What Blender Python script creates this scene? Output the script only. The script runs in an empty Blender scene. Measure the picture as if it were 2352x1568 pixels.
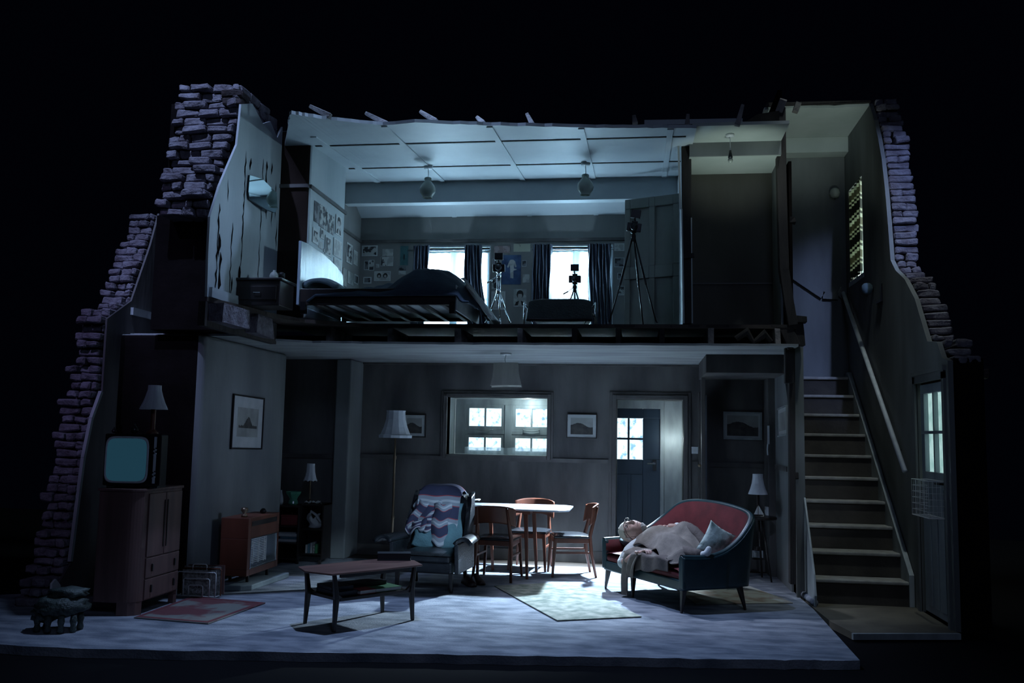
import bpy, bmesh, math, random
from mathutils import Vector, Matrix, noise
random.seed(7)
S = bpy.context.scene
COL = S.collection
PI = math.pi
def V(*a): return Vector(a)

# ------------------------------------------------------------------ camera
FOC, YAW, PIT, ROLL, CH = 2111.7, .138514, .102975, .0186017, 1.45
CF = V(-math.sin(YAW)*math.cos(PIT), math.cos(YAW)*math.cos(PIT), math.sin(PIT))
CR0 = V(math.cos(YAW), math.sin(YAW), 0); CU0 = CR0.cross(CF)
CR = CR0*math.cos(ROLL)+CU0*math.sin(ROLL); CU = CU0*math.cos(ROLL)-CR0*math.sin(ROLL)
CP = V(0, 0, CH)
cd = bpy.data.cameras.new('camera'); cam = bpy.data.objects.new('camera', cd); COL.objects.link(cam)
cd.sensor_width = 36; cd.lens = FOC/2352*36; cd.clip_end = 200
m = Matrix((CR, CU, -CF)).transposed().to_4x4(); m.translation = CP
cam.matrix_world = m
S.camera = cam
def ray(x, y): return CF+CR*((x-1176)/FOC)+CU*((784-y)/FOC)
def pz(x, y, z=0.): d = ray(x, y); return CP+d*((z-CH)/d.z)
def py(x, y, Y): d = ray(x, y); return CP+d*(Y/d.y)
def px(x, y, X): d = ray(x, y); return CP+d*(X/d.x)

# ------------------------------------------------------------------ world, exposure, stage lights
w = bpy.data.worlds.new('world'); S.world = w; w.use_nodes = True
w.node_tree.nodes['Background'].inputs[0].default_value = (.10, .14, .40, 1)
w.node_tree.nodes['Background'].inputs[1].default_value = .0035
S.view_settings.view_transform = 'Standard'; S.view_settings.look = 'None'
S.view_settings.exposure = 0; S.view_settings.gamma = 1; S.view_settings.use_curve_mapping = False

def lamp(kind, name, loc, aim, power, col, size=.1, angle=60, blend=.5, sy=None):
    l = bpy.data.lights.new(name, kind); l.energy = power; l.color = col
    if kind == 'AREA':
        l.size = size
        if sy: l.shape = 'RECTANGLE'; l.size_y = sy
    else: l.shadow_soft_size = size
    if kind == 'SPOT': l.spot_size = math.radians(angle); l.spot_blend = blend
    o = bpy.data.objects.new(name, l); COL.objects.link(o); o.location = loc
    d = Vector(aim)-Vector(loc)
    if d.length > 0: o.rotation_euler = d.to_track_quat('-Z', 'Y').to_euler()
    return o
BLUE = (.42, .62, 1.); COLD = (.66, .84, 1.); VIOL = (.42, .40, 1.)
lamp('SPOT', 'rig_spot_floor', (-1.9, 7.35, 7.2), (-1.5, 7.1, 0), 1050, (.40, .58, 1.), .05, 62, .9)
lamp('SPOT', 'added_spot_living', (-.40, 10.72, 1.74), (-.90, 9.72, 0), 1650, (.60, .80, 1.), .04, 84, .55)  # spot added inside the room by the back wall; no lamp hangs there
lamp('SPOT', 'rig_spot_sofa', (-.45, 8.85, 2.29), (.05, 8.75, .4), 150, (.66, .76, 1.), .04, 80, .7)
lamp('SPOT', 'rig_spot_chimney', (-4.3, 4.6, 8.0), (-4.05, 7.6, 3.95), 1150, (.42, .56, 1.), .05, 24, .6)
lamp('SPOT', 'rig_spot_left_edge', (-5.5, 3.8, 6.2), (-4.95, 7.8, 2.5), 330, (.46, .44, 1.), .08, 30, .9)
lamp('SPOT', 'rig_spot_left_low', (-5.4, 3.6, 2.6), (-5.0, 7.4, 1.0), 22, (.60, .42, 1.), .08, 30, .9)
lamp('SPOT', 'rig_spot_right_edge', (3.0, 4.4, 7.4), (2.62, 9.4, 3.9), 1200, (.36, .50, 1.), .05, 19, .8)
lamp('SPOT', 'rig_spot_hall', (2.05, 7.4, 7.6), (2.0, 9.6, 1.0), 330, (.80, .94, 1.), .1, 34, .9)
lamp('SPOT', 'rig_spot_stair_ceiling', (2.0, 8.0, 2.6), (1.9, 10.6, 5.0), 130, (.74, .92, .88), .1, 34, .9)
lamp('SPOT', 'rig_spot_landing', (.9, 8.2, 2.9), (.92, 8.95, 4.25), 45, (.74, .92, .86), .1, 58, .9)
lamp('SPOT', 'rig_spot_peeling_wall', (2.6, 7.0, 3.7), (-3.5, 7.8, 3.5), 230, (.50, .78, 1.), .15, 24, .9)
lamp('SPOT', 'rig_spot_chimney_breast', (1.9, 7.2, 2.1), (-3.95, 8.7, 1.2), 150, (.50, .66, 1.), .15, 26, .9)
lamp('SPOT', 'rig_spot_divider', (.9, 4.5, 3.4), (1.52, 9.2, 1.1), 110, (.55, .70, 1.), .08, 13, .8)
lamp('SPOT', 'rig_spot_armchair', (.7, 5.0, 2.9), (-1.95, 8.62, .66), 560, (.55, .78, 1.), .06, 13, .8)
lamp('SPOT', 'added_bedroom_uplight_left', (-2.3, 10.72, 2.92), (-2.2, 9.9, 4.3), 42, (.46, .74, 1.), .08, 165, 1.)  # added uplight hovering above the floor, brightens beam underside and ceiling slope
lamp('SPOT', 'added_bedroom_uplight_right', (-.78, 10.72, 2.92), (-.75, 9.9, 4.3), 42, (.46, .74, 1.), .08, 165, 1.)  # second added uplight, same purpose on the right
lamp('AREA', 'rig_front_wash', (1.5, -1.0, 5.5), (-1.2, 9.5, 1.8), 42, (.45, .60, 1.), 1.5)
lamp('POINT', 'kitchen_reveal_fill', (-1.35, 11.28, 1.84), (-1.35, 11.28, 1.), 5, (.72, .92, 1.), .03)  # added point light, stands in for window light bouncing in the hatch reveal
lamp('POINT', 'porch_reveal_fill', (.40, 11.20, 1.45), (.42, 11.2, 1.), 3, (.80, .95, 1.), .03)  # added fill inside the back door reveal, no bulb there

# ------------------------------------------------------------------ materials
def mat(name, c1, c2=None, rough=.6, metal=0., scale=3., bump=0., stretch=(1, 1, 1), detail=6., contrast=(.35, .65),
        emit=None, estr=0., spec=.5, alpha=None, trans=0., bscale=None):
    m = bpy.data.materials.new(name); m.use_nodes = True
    nt = m.node_tree; b = nt.nodes['Principled BSDF']
    b.inputs['Roughness'].default_value = rough; b.inputs['Metallic'].default_value = metal
    b.inputs['Specular IOR Level'].default_value = spec
    c1 = tuple(c1)+(1,)
    b.inputs['Base Color'].default_value = c1
    if trans: b.inputs['Transmission Weight'].default_value = trans
    if c2 is not None or bump:
        tc = nt.nodes.new('ShaderNodeTexCoord'); mp = nt.nodes.new('ShaderNodeMapping')
        mp.inputs['Scale'].default_value = stretch
        nt.links.new(tc.outputs['Object'], mp.inputs[0])
        n = nt.nodes.new('ShaderNodeTexNoise'); n.inputs['Scale'].default_value = scale; n.inputs['Detail'].default_value = detail
        nt.links.new(mp.outputs[0], n.inputs['Vector'])
        if c2 is not None:
            r = nt.nodes.new('ShaderNodeValToRGB'); r.color_ramp.elements[0].position = contrast[0]; r.color_ramp.elements[1].position = contrast[1]
            r.color_ramp.elements[0].color = c1; r.color_ramp.elements[1].color = tuple(c2)+(1,)
            nt.links.new(n.outputs[0], r.inputs[0]); nt.links.new(r.outputs[0], b.inputs['Base Color'])
        if bump:
            n2 = nt.nodes.new('ShaderNodeTexNoise'); n2.inputs['Scale'].default_value = bscale or scale*5; n2.inputs['Detail'].default_value = 8
            nt.links.new(mp.outputs[0], n2.inputs['Vector'])
            bp = nt.nodes.new('ShaderNodeBump'); bp.inputs['Strength'].default_value = bump; bp.inputs['Distance'].default_value = .02
            nt.links.new(n2.outputs[0], bp.inputs['Height']); nt.links.new(bp.outputs[0], b.inputs['Normal'])
    if emit:
        b.inputs['Emission Color'].default_value = tuple(emit)+(1,); b.inputs['Emission Strength'].default_value = estr
    return m
def wave_mat(name, bands, axis='Z', scale=6., rough=.9, translucent=0.):
    """woven bands: colour ramp repeated along one object axis"""
    m = bpy.data.materials.new(name); m.use_nodes = True; nt = m.node_tree; b = nt.nodes['Principled BSDF']
    b.inputs['Roughness'].default_value = rough
    tc = nt.nodes.new('ShaderNodeUVMap') if axis in 'UW' else nt.nodes.new('ShaderNodeTexCoord')
    sx = nt.nodes.new('ShaderNodeSeparateXYZ')
    nt.links.new(tc.outputs['UV' if axis in 'UW' else 'Object'], sx.inputs[0])
    mu = nt.nodes.new('ShaderNodeMath'); mu.operation = 'MULTIPLY'; mu.inputs[1].default_value = scale
    fr = nt.nodes.new('ShaderNodeMath'); fr.operation = 'FRACT'
    nt.links.new(sx.outputs[{'X': 0, 'Y': 1, 'Z': 2, 'U': 0, 'W': 1}[axis]], mu.inputs[0]); nt.links.new(mu.outputs[0], fr.inputs[0])
    r = nt.nodes.new('ShaderNodeValToRGB'); r.color_ramp.interpolation = 'CONSTANT'
    els = r.color_ramp.elements
    while len(els) < len(bands): els.new(.5)
    for i, (p, c) in enumerate(bands): els[i].position = p; els[i].color = tuple(c)+(1,)
    nt.links.new(fr.outputs[0], r.inputs[0]); nt.links.new(r.outputs[0], b.inputs['Base Color'])
    if translucent:
        t = nt.nodes.new('ShaderNodeBsdfTranslucent'); x = nt.nodes.new('ShaderNodeMixShader'); x.inputs[0].default_value = translucent
        nt.links.new(r.outputs[0], t.inputs[0]); nt.links.new(b.outputs[0], x.inputs[1]); nt.links.new(t.outputs[0], x.inputs[2]); nt.links.new(x.outputs[0], nt.nodes['Material Output'].inputs[0])
    return m
def emis(name, c1, c2, s, scale=5., contrast=(.4, .6), s2=None):
    m = bpy.data.materials.new(name); m.use_nodes = True; nt = m.node_tree; nt.nodes.remove(nt.nodes['Principled BSDF'])
    e = nt.nodes.new('ShaderNodeEmission'); tc = nt.nodes.new('ShaderNodeTexCoord'); n = nt.nodes.new('ShaderNodeTexNoise')
    n.inputs['Scale'].default_value = scale; n.inputs['Detail'].default_value = 8
    r = nt.nodes.new('ShaderNodeValToRGB'); r.color_ramp.elements[0].position = contrast[0]; r.color_ramp.elements[1].position = contrast[1]
    r.color_ramp.elements[0].color = tuple(c1)+(1,); r.color_ramp.elements[1].color = tuple(c2)+(1,)
    nt.links.new(tc.outputs['Object'], n.inputs['Vector']); nt.links.new(n.outputs[0], r.inputs[0]); nt.links.new(r.outputs[0], e.inputs[0])
    e.inputs[1].default_value = s
    nt.links.new(e.outputs[0], nt.nodes['Material Output'].inputs[0])
    return m
def sheer(name, col, t):
    m = bpy.data.materials.new(name); m.use_nodes = True; nt = m.node_tree; nt.nodes.remove(nt.nodes['Principled BSDF'])
    a = nt.nodes.new('ShaderNodeBsdfTransparent'); b = nt.nodes.new('ShaderNodeBsdfTranslucent'); d = nt.nodes.new('ShaderNodeBsdfDiffuse')
    b.inputs[0].default_value = col+(1,); d.inputs[0].default_value = col+(1,)
    x = nt.nodes.new('ShaderNodeMixShader'); x.inputs[0].default_value = .5; y = nt.nodes.new('ShaderNodeMixShader'); y.inputs[0].default_value = 1-t
    nt.links.new(b.outputs[0], x.inputs[1]); nt.links.new(d.outputs[0], x.inputs[2])
    nt.links.new(a.outputs[0], y.inputs[1]); nt.links.new(x.outputs[0], y.inputs[2]); nt.links.new(y.outputs[0], nt.nodes['Material Output'].inputs[0])
    return m
def glass(name, tint=(.9, .97, 1), rough=.03):
    """thin pane: mostly see-through with a reflection"""
    m = bpy.data.materials.new(name); m.use_nodes = True; nt = m.node_tree; nt.nodes.remove(nt.nodes['Principled BSDF'])
    a = nt.nodes.new('ShaderNodeBsdfTransparent'); g = nt.nodes.new('ShaderNodeBsdfGlossy'); a.inputs[0].default_value = tint+(1,); g.inputs['Roughness'].default_value = rough
    f = nt.nodes.new('ShaderNodeLayerWeight'); f.inputs[0].default_value = .25; q = nt.nodes.new('ShaderNodeMath'); q.operation = 'MULTIPLY'; q.inputs[1].default_value = .35; y = nt.nodes.new('ShaderNodeMixShader')
    nt.links.new(f.outputs['Facing'], q.inputs[0]); nt.links.new(q.outputs[0], y.inputs[0]); nt.links.new(a.outputs[0], y.inputs[1]); nt.links.new(g.outputs[0], y.inputs[2]); nt.links.new(y.outputs[0], nt.nodes['Material Output'].inputs[0])
    return m
STR = (1, 1, .28)
M = {
 'black': mat('stage_black', (.004, .004, .005), rough=.95, spec=.1),
 'carpet': mat('carpet', (.33, .35, .39), (.15, .17, .205), .95, scale=3.6, bump=.5, bscale=60, stretch=(1, 2.2, 1), spec=.1),
 'boards': mat('dark_floorboards', (.035, .025, .02), (.06, .045, .035), .7, scale=4, bump=.2, stretch=(.3, 4, 1)),
 'hallfloor': mat('hall_floor', (.13, .115, .08), (.08, .07, .05), .8, scale=3, bump=.2),
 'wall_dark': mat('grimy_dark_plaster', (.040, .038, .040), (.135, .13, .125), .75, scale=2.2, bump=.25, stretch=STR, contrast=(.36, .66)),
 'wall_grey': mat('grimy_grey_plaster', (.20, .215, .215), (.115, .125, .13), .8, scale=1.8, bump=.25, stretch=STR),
 'wall_up': mat('faded_bedroom_paint', (.24, .235, .225), (.18, .18, .175), .85, scale=2, bump=.12, stretch=STR),
 'wall_side': mat('worn_cream_plaster', (.42, .46, .47), (.30, .34, .36), .7, scale=2, bump=.15, stretch=STR),
 'ceil': mat('ceiling_board_paint', (.46, .50, .52), (.37, .41, .44), .55, scale=1.6, bump=.08),
 'ceil_low': mat('smoke_stained_ceiling', (.34, .36, .36), (.22, .235, .24), .8, scale=2.2, bump=.3, stretch=(.5, 2, 1)),
 'ceil_hall': mat('hall_ceiling_paint', (.42, .46, .44), (.34, .38, .36), .8, scale=2),
 'stairwall': mat('stairwell_plaster', (.20, .215, .21), (.09, .095, .09), .8, scale=1.6, bump=.25, stretch=STR),
 'landwall': mat('landing_plaster', (.055, .052, .045), (.10, .095, .085), .85, scale=1.5, bump=.2, stretch=STR),
 'trim': mat('dark_painted_trim', (.06, .055, .055), (.10, .095, .09), .55, scale=6, stretch=STR),
 'trimlight': mat('worn_pale_trim', (.36, .40, .40), (.22, .25, .25), .5, scale=8, stretch=STR),
 'brick': mat('broken_brick', (.20, .19, .22), (.10, .085, .10), .9, scale=9, bump=1., bscale=30),
 'brickdk': mat('sooty_brick', (.05, .035, .035), (.02, .015, .016), .95, scale=9, bump=.8, bscale=30),
 'timber': mat('charred_timber', (.030, .024, .022), (.012, .010, .010), .75, scale=8, bump=.6, stretch=(1, 1, .2), bscale=25),
 'timberlt': mat('split_timber', (.30, .28, .27), (.14, .13, .13), .8, scale=8, bump=.5),
 'redwood': mat('teak_veneer', (.155, .050, .028), (.10, .032, .018), .42, scale=7, stretch=(1, 1, .15)),
 'tablewood': mat('coffee_table_veneer', (.20, .105, .085), (.13, .070, .058), .4, scale=5, stretch=(.2, 2, 1)),
 'cabwood': mat('cabinet_veneer', (.175, .095, .085), (.11, .060, .054), .5, scale=5, stretch=(2, 2, .2)),
 'darkwood': mat('ebonised_wood', (.014, .012, .012), (.028, .022, .020), .35, scale=6, stretch=(1, 1, .2)),
 'brass': mat('aged_brass', (.20, .15, .10), rough=.35, metal=.8, bump=.02),
 'chrome': mat('chrome', (.75, .80, .82), rough=.18, metal=1.),
 'blackmetal': mat('black_metal', (.012, .012, .014), rough=.35, metal=.4),
 'wire': mat('white_enamel_wire', (.62, .64, .63), rough=.4),
 'white': mat('worn_white_paint', (.62, .66, .66), (.5, .54, .54), .55, scale=10),
 'plastic': mat('grey_white_plastic', (.55, .58, .60), rough=.4),
 'shade': mat('lampshade_cloth', (.50, .49, .44), (.40, .39, .35), .9, scale=12, stretch=(1, 1, .1)),
 'shadew': mat('pale_lampshade_cloth', (.62, .66, .70), (.50, .54, .58), .9, scale=12, stretch=(1, 1, .1)),
 'leather': mat('black_leather', (.012, .015, .020), (.022, .026, .032), .28, scale=14, bump=.25, bscale=60),
 'teal': mat('teal_leather', (.010, .030, .038), (.016, .042, .052), .34, scale=9, bump=.04, bscale=60),
 'redfab': mat('wine_upholstery', (.125, .022, .028), (.08, .015, .020), .75, scale=7, bump=.06, bscale=60, spec=.3),
 'tealfab': mat('teal_cushion_cloth', (.13, .26, .32), (.10, .20, .25), .9, scale=9, bump=.3, bscale=60),
 'grcush': mat('grey_cushion_cloth', (.10, .15, .17), (.07, .11, .125), .9, scale=9, bump=.2),
 'palecush': mat('patterned_pale_cloth', (.46, .55, .52), (.20, .27, .25), .9, scale=9, contrast=(.5, .62), bump=.2),
 'seatpad': mat('dark_seat_vinyl', (.02, .022, .026), rough=.22, bump=.05),
 'skin': mat('skin', (.50, .33, .28), (.43, .27, .23), .55, scale=30, bump=.08, bscale=120),
 'shirt': mat('white_shirt_cloth', (.62, .66, .68), (.54, .58, .60), .9, scale=16, bump=.2),
 'hair': mat('white_hair', (.55, .55, .53), (.38, .38, .37), .85, scale=40, bump=.5, bscale=90),
 'cap': mat('pale_knit_cap', (.50, .48, .42), (.42, .40, .35), .95, scale=50, bump=.4, bscale=120),
 'coat': mat('grey_brown_wool', (.21, .185, .165), (.16, .142, .128), .9, scale=18, bump=.25, bscale=120),
 'trousers': mat('dark_brown_trousers', (.12, .10, .095), (.085, .072, .068), .9, scale=14, bump=.2),
 'duvet': mat('navy_duvet_cloth', (.035, .055, .080), (.025, .040, .060), .85, scale=5, bump=.2, spec=.3),
 'sheet': mat('pale_sheet_cloth', (.36, .41, .42), (.28, .32, .33), .9, scale=6, bump=.15),
 'curtain': mat('blue_black_curtain', (.022, .028, .045), (.11, .13, .17), .4, scale=8, stretch=(3, 1, .2), spec=.6),  # paler streaks put the light on the folds into the colour
 'glassgreen': mat('green_glass', (.09, .30, .20), rough=.12),
 'book_r': mat('red_cover', (.30, .05, .05), (.22, .04, .04), .6, scale=20), 'book_g': mat('green_cover', (.05, .20, .085), (.04, .16, .07), .6, scale=20),
 'book_k': mat('black_cover', (.015, .02, .028), rough=.45, bump=.05), 'paper': mat('paper', (.66, .68, .66), (.56, .58, .57), .8, scale=12),
 'paperdk': mat('old_newsprint', (.16, .16, .15), (.34, .34, .32), .85, scale=45, contrast=(.45, .55)),
 'slab': mat('hearth_stone', (.24, .29, .31), (.17, .21, .23), .6, scale=4, bump=.2),
 'shoe': mat('brown_shoe_leather', (.045, .022, .020), (.03, .015, .014), .4, scale=20),
 'screen': mat('tv_glass', (.018, .065, .080), (.022, .080, .095), .12, scale=2, emit=(.02, .075, .115), estr=.5),  # emission stands in for room reflections in the glass
 'doorp': mat('grey_olive_door_paint', (.20, .205, .19), (.14, .15, .135), .6, scale=3, stretch=STR),
 'doornavy': mat('navy_door_paint', (.018, .032, .050), (.028, .048, .070), .45, scale=4, stretch=STR),
 'doorhall': mat('grey_door_paint', (.28, .32, .35), (.20, .23, .26), .6, scale=4, stretch=STR),
 'mirror': mat('mirror_silver', (.75, .88, .90), rough=.03, metal=1.),
 'headboard': mat('gloss_headboard', (.30, .38, .44), (.22, .28, .33), .27, scale=4, stretch=(1, 3, .3), metal=.0, bump=.12),
 'flat_grey': mat('mount_board', (.42, .44, .44), rough=.8, c2=(.36, .38, .38), scale=8),
 'milk': mat('milky_lamp_glass', (.42, .46, .42), rough=.15, trans=.35),
 'rub': mat('dark_mossy_metal', (.035, .05, .045), (.085, .11, .10), .45, scale=9, bump=.7, contrast=(.45, .6)),
 'browndk': mat('shaded_brown_paint', (.020, .014, .012), (.030, .021, .018), .95, scale=3, spec=.05),  # dark brown, with the shade of the unlit face put into the colour
 'unlit_dark': mat('unlit_dark_wall', (.005, .004, .004), (.009, .007, .007), .95, scale=3, bump=.3, spec=.03),  # dark wall colour pushed near black so it includes the shade
 'glow_up': emis('daylight_screen_upstairs', (.45, .74, 1.), (.70, .90, 1.), 30, 2.5),
 'glow_dn': emis('daylight_screen_kitchen', (.20, .36, .58), (.78, .93, 1.), 2.0, 15, (.34, .50)),
 'glow_hall': emis('daylight_screen_hall', (.45, .68, .62), (.70, .90, .84), 1.05, 9),
 'glow_st': emis('daylight_screen_stair', (.72, .78, .66), (.9, .95, .85), 7, 4),
 'net': sheer('net_curtain', (.80, .92, 1.), .62), 'net2': sheer('cafe_net', (.85, .95, 1.), .35),
 'pane': glass('window_glass'),
}
M['rugedge'] = mat('rug_edge', (.15, .035, .042), (.11, .03, .035), .95, scale=14)
M['rugL'] = mat('red_grey_rug', (.13, .04, .045), (.17, .17, .155), .95, scale=2.6, contrast=(.44, .52), bump=.2)
M['rugM'] = mat('green_cream_rug', (.10, .13, .10), (.30, .31, .26), .95, scale=9, contrast=(.36, .66), bump=.3)
M['rugR'] = mat('buff_rug', (.42, .42, .36), (.27, .20, .15), .95, scale=5, contrast=(.45, .62), bump=.2)
M['stripes'] = wave_mat('striped_curtain', [(0, (.035, .04, .035)), (.30, (.36, .38, .30)), (.36, (.05, .055, .045)), (.44, (.36, .38, .30)), (.5, (.13, .13, .09)), (.72, (.42, .45, .37)), (.84, (.05, .055, .045)), (.92, (.36, .38, .30))], 'Z', 2.7, translucent=.5)
M['tartan'] = wave_mat('tartan_wool', [(0, (.26, .30, .38)), (.10, (.46, .50, .58)), (.20, (.26, .30, .38)), (.34, (.34, .06, .08)), (.38, (.040, .045, .10)), (.90, (.34, .06, .08)), (.94, (.26, .30, .38))], 'W', 2.3)

# ------------------------------------------------------------------ mesh helpers
def BM(): return bmesh.new()
def quadbox(bm, P):
    vs = [bm.verts.new(p) for p in P]
    for f in ((0, 3, 2, 1), (4, 5, 6, 7), (0, 1, 5, 4), (1, 2, 6, 5), (2, 3, 7, 6), (3, 0, 4, 7)):
        bm.faces.new([vs[i] for i in f])
    return vs
def box(bm, a, b, jit=0.):
    x0, y0, z0 = a; x1, y1, z1 = b
    j = lambda: random.uniform(-jit, jit)
    return quadbox(bm, [V(x+j(), y+j(), z+j()) for x, y, z in ((x0, y0, z0), (x1, y0, z0), (x1, y1, z0), (x0, y1, z0), (x0, y0, z1), (x1, y0, z1), (x1, y1, z1), (x0, y1, z1))])
def beam(bm, p, q, w, h, up=(0, 0, 1), w2=None, h2=None):
    """rectangular bar from p to q"""
    p, q = Vector(p), Vector(q); d = (q-p).normalized(); u = Vector(up)
    s = d.cross(u)
    if s.length < 1e-4: s = d.cross(V(0, 1, 0))
    s.normalize(); u = s.cross(d).normalized()
    w2 = w2 or w; h2 = h2 or h
    P = [p-s*w/2-u*h/2, p+s*w/2-u*h/2, p+s*w/2+u*h/2, p-s*w/2+u*h/2, q-s*w2/2-u*h2/2, q+s*w2/2-u*h2/2, q+s*w2/2+u*h2/2, q-s*w2/2+u*h2/2]
    return quadbox(bm, P)
def ring(bm, c, n, r, seg, ref=None, r2=None):
    n = n.normalized(); a = n.orthogonal().normalized() if ref is None else (ref-n*ref.dot(n)).normalized(); b = n.cross(a)
    r2 = r2 or r
    return [bm.verts.new(c+a*(r*math.cos(2*PI*i/seg))+b*(r2*math.sin(2*PI*i/seg))) for i in range(seg)]
def bridge(bm, A, B):
    n = len(A)
    for i in range(n): bm.faces.new((A[i], A[(i+1) % n], B[(i+1) % n], B[i]))
def tube(bm, pts, r, seg=8, cap=True, closed=False):
    pts = [Vector(p) for p in pts]; R = r if isinstance(r, (list, tuple)) else [r]*len(pts)
    ref = None; rs = []
    for i, p in enumerate(pts):
        if closed: d = pts[(i+1) % len(pts)]-pts[i-1]
        else: d = pts[min(i+1, len(pts)-1)]-pts[max(i-1, 0)]
        d.normalize()
        if ref is None: ref = d.orthogonal()
        ref = (ref-d*ref.dot(d)); ref.normalize()
        rs.append(ring(bm, p, d, R[i], seg, ref))
    for A, B in zip(rs, rs[1:]): bridge(bm, A, B)
    if closed: bridge(bm, rs[-1], rs[0])
    elif cap:
        bm.faces.new(list(reversed(rs[0]))); bm.faces.new(rs[-1])
def lathe(bm, prof, c=(0, 0, 0), seg=24, cap0=True, cap1=True, wob=None):
    c = Vector(c); rs = []
    for r, z in prof:
        L = []
        for i in range(seg):
            a = 2*PI*i/seg; rr = r*(wob(a, z) if wob else 1)
            L.append(bm.verts.new(c+V(rr*math.cos(a), rr*math.sin(a), z)))
        rs.append(L)
    for A, B in zip(rs, rs[1:]): bridge(bm, A, B)
    if cap0: bm.faces.new(list(reversed(rs[0])))
    if cap1: bm.faces.new(rs[-1])
def prism(bm, poly, vec):
    A = [bm.verts.new(Vector(p)) for p in poly]; B = [bm.verts.new(Vector(p)+Vector(vec)) for p in poly]
    bm.faces.new(list(reversed(A))); bm.faces.new(B); bridge(bm, A, B)
def sheet(bm, fn, nu, nv, uv=True):
    g = [[bm.verts.new(Vector(fn(i/nu, j/nv))) for j in range(nv+1)] for i in range(nu+1)]
    lay = bm.loops.layers.uv.verify()
    for i in range(nu):
        for j in range(nv):
            f = bm.faces.new((g[i][j], g[i+1][j], g[i+1][j+1], g[i][j+1]))
            for l, (a, b) in zip(f.loops, ((i, j), (i+1, j), (i+1, j+1), (i, j+1))): l[lay].uv = (a/nu, b/nv)
    return g
def ob(name, bm, m, parent=None, smooth=False, bevel=0., solid=0., sub=0, seg=2):
    me = bpy.data.meshes.new(name); bmesh.ops.recalc_face_normals(bm, faces=bm.faces); bm.to_mesh(me); bm.free()
    if isinstance(m, (list, tuple)):
        for q in m: me.materials.append(M[q])
    else: me.materials.append(M[m])
    o = bpy.data.objects.new(name, me); COL.objects.link(o)
    if parent is not None: o.parent = parent
    if smooth:
        for p in me.polygons: p.use_smooth = True
    if solid: k = o.modifiers.new('solid', 'SOLIDIFY'); k.thickness = solid; k.offset = 0
    if bevel: k = o.modifiers.new('bevel', 'BEVEL'); k.width = bevel; k.segments = seg; k.limit_method = 'ANGLE'; k.angle_limit = .6
    if sub: k = o.modifiers.new('sub', 'SUBSURF'); k.levels = sub; k.render_levels = sub
    if smooth and (bevel or solid): k = o.modifiers.new('wn', 'WEIGHTED_NORMAL')
    return o
def tag(o, label, cat, group=None):
    o['label'] = label; o['category'] = cat
    if group: o['group'] = group
    return o
def thing(name, label, cat, loc=(0, 0, 0), rz=0., group=None):
    o = bpy.data.objects.new(name, None); COL.objects.link(o); o.location = loc; o.rotation_euler = (0, 0, rz); o.empty_display_size = .1
    return tag(o, label, cat, group)
def struct(name, bm, m, parent=None, **k):
    o = ob(name, bm, m, parent, **k)
    if parent is None: o['kind'] = 'structure'
    return o
def dup(root, loc, rz, label, group=None):
    r = root.copy(); COL.objects.link(r); r.location = loc; r.rotation_euler = (0, 0, rz); r['label'] = label
    if group: r['group'] = group
    for ch in list(root.children):
        c = ch.copy(); COL.objects.link(c); c.parent = r
        for g in ch.children:
            d = g.copy(); COL.objects.link(d); d.parent = c
    return r
def bxo(name, a, b, m, parent=None, bevel=.004, jit=0):
    bm = BM(); box(bm, a, b, jit); return ob(name, bm, m, parent, bevel=bevel)
def part_label(o, t): o['label'] = t; return o
def skin(name, nodes, edges, m, parent=None, sub=2):
    """one continuous surface grown round a skeleton; nodes: (x,y,z,r) or (x,y,z,rx,ry)"""
    me = bpy.data.meshes.new(name); me.from_pydata([n[:3] for n in nodes], edges, []); me.materials.append(M[m])
    o = bpy.data.objects.new(name, me); COL.objects.link(o)
    if parent is not None: o.parent = parent
    k = o.modifiers.new('skin', 'SKIN'); k.use_smooth_shade = True
    for i, n in enumerate(nodes):
        sv = me.skin_vertices[0].data[i]; sv.radius = (n[3], n[4] if len(n) > 4 else n[3]); sv.use_root = (i == 0)
    s = o.modifiers.new('sub', 'SUBSURF'); s.levels = sub; s.render_levels = sub
    return o
def rot_pts(bm, mtx):
    bmesh.ops.transform(bm, matrix=mtx, verts=bm.verts)

# ================================================================== STRUCTURE
def wall_with_holes(bm, x0, x1, z0, z1, Y0, Y1, holes=(), axis='x'):
    xs = sorted({x0, x1, *[h[0] for h in holes], *[h[1] for h in holes]}); zs = sorted({z0, z1, *[h[2] for h in holes], *[h[3] for h in holes]})
    for a, b in zip(xs, xs[1:]):
        for c, d in zip(zs, zs[1:]):
            if any(h[0] <= a and b <= h[1] and h[2] <= c and d <= h[3] for h in holes): continue
            if axis == 'x': box(bm, (a, Y0, c), (b, Y1, d))
            else: box(bm, (Y0, a, c), (Y1, b, d))
def gridplane(bm, outline, z, n=1): pass
ZB, YB = 2.33, 11.0          # living-room ceiling, back wall
ZU = 2.54                    # upper floor
ceil_z = lambda Y: 4.36-.08*(9.5-Y)
def on_ceiling(x, y):
    d = ray(x, y); t = (4.36-.08*9.5-CH)/(d.z-.08*d.y); return CP+d*t

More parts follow.
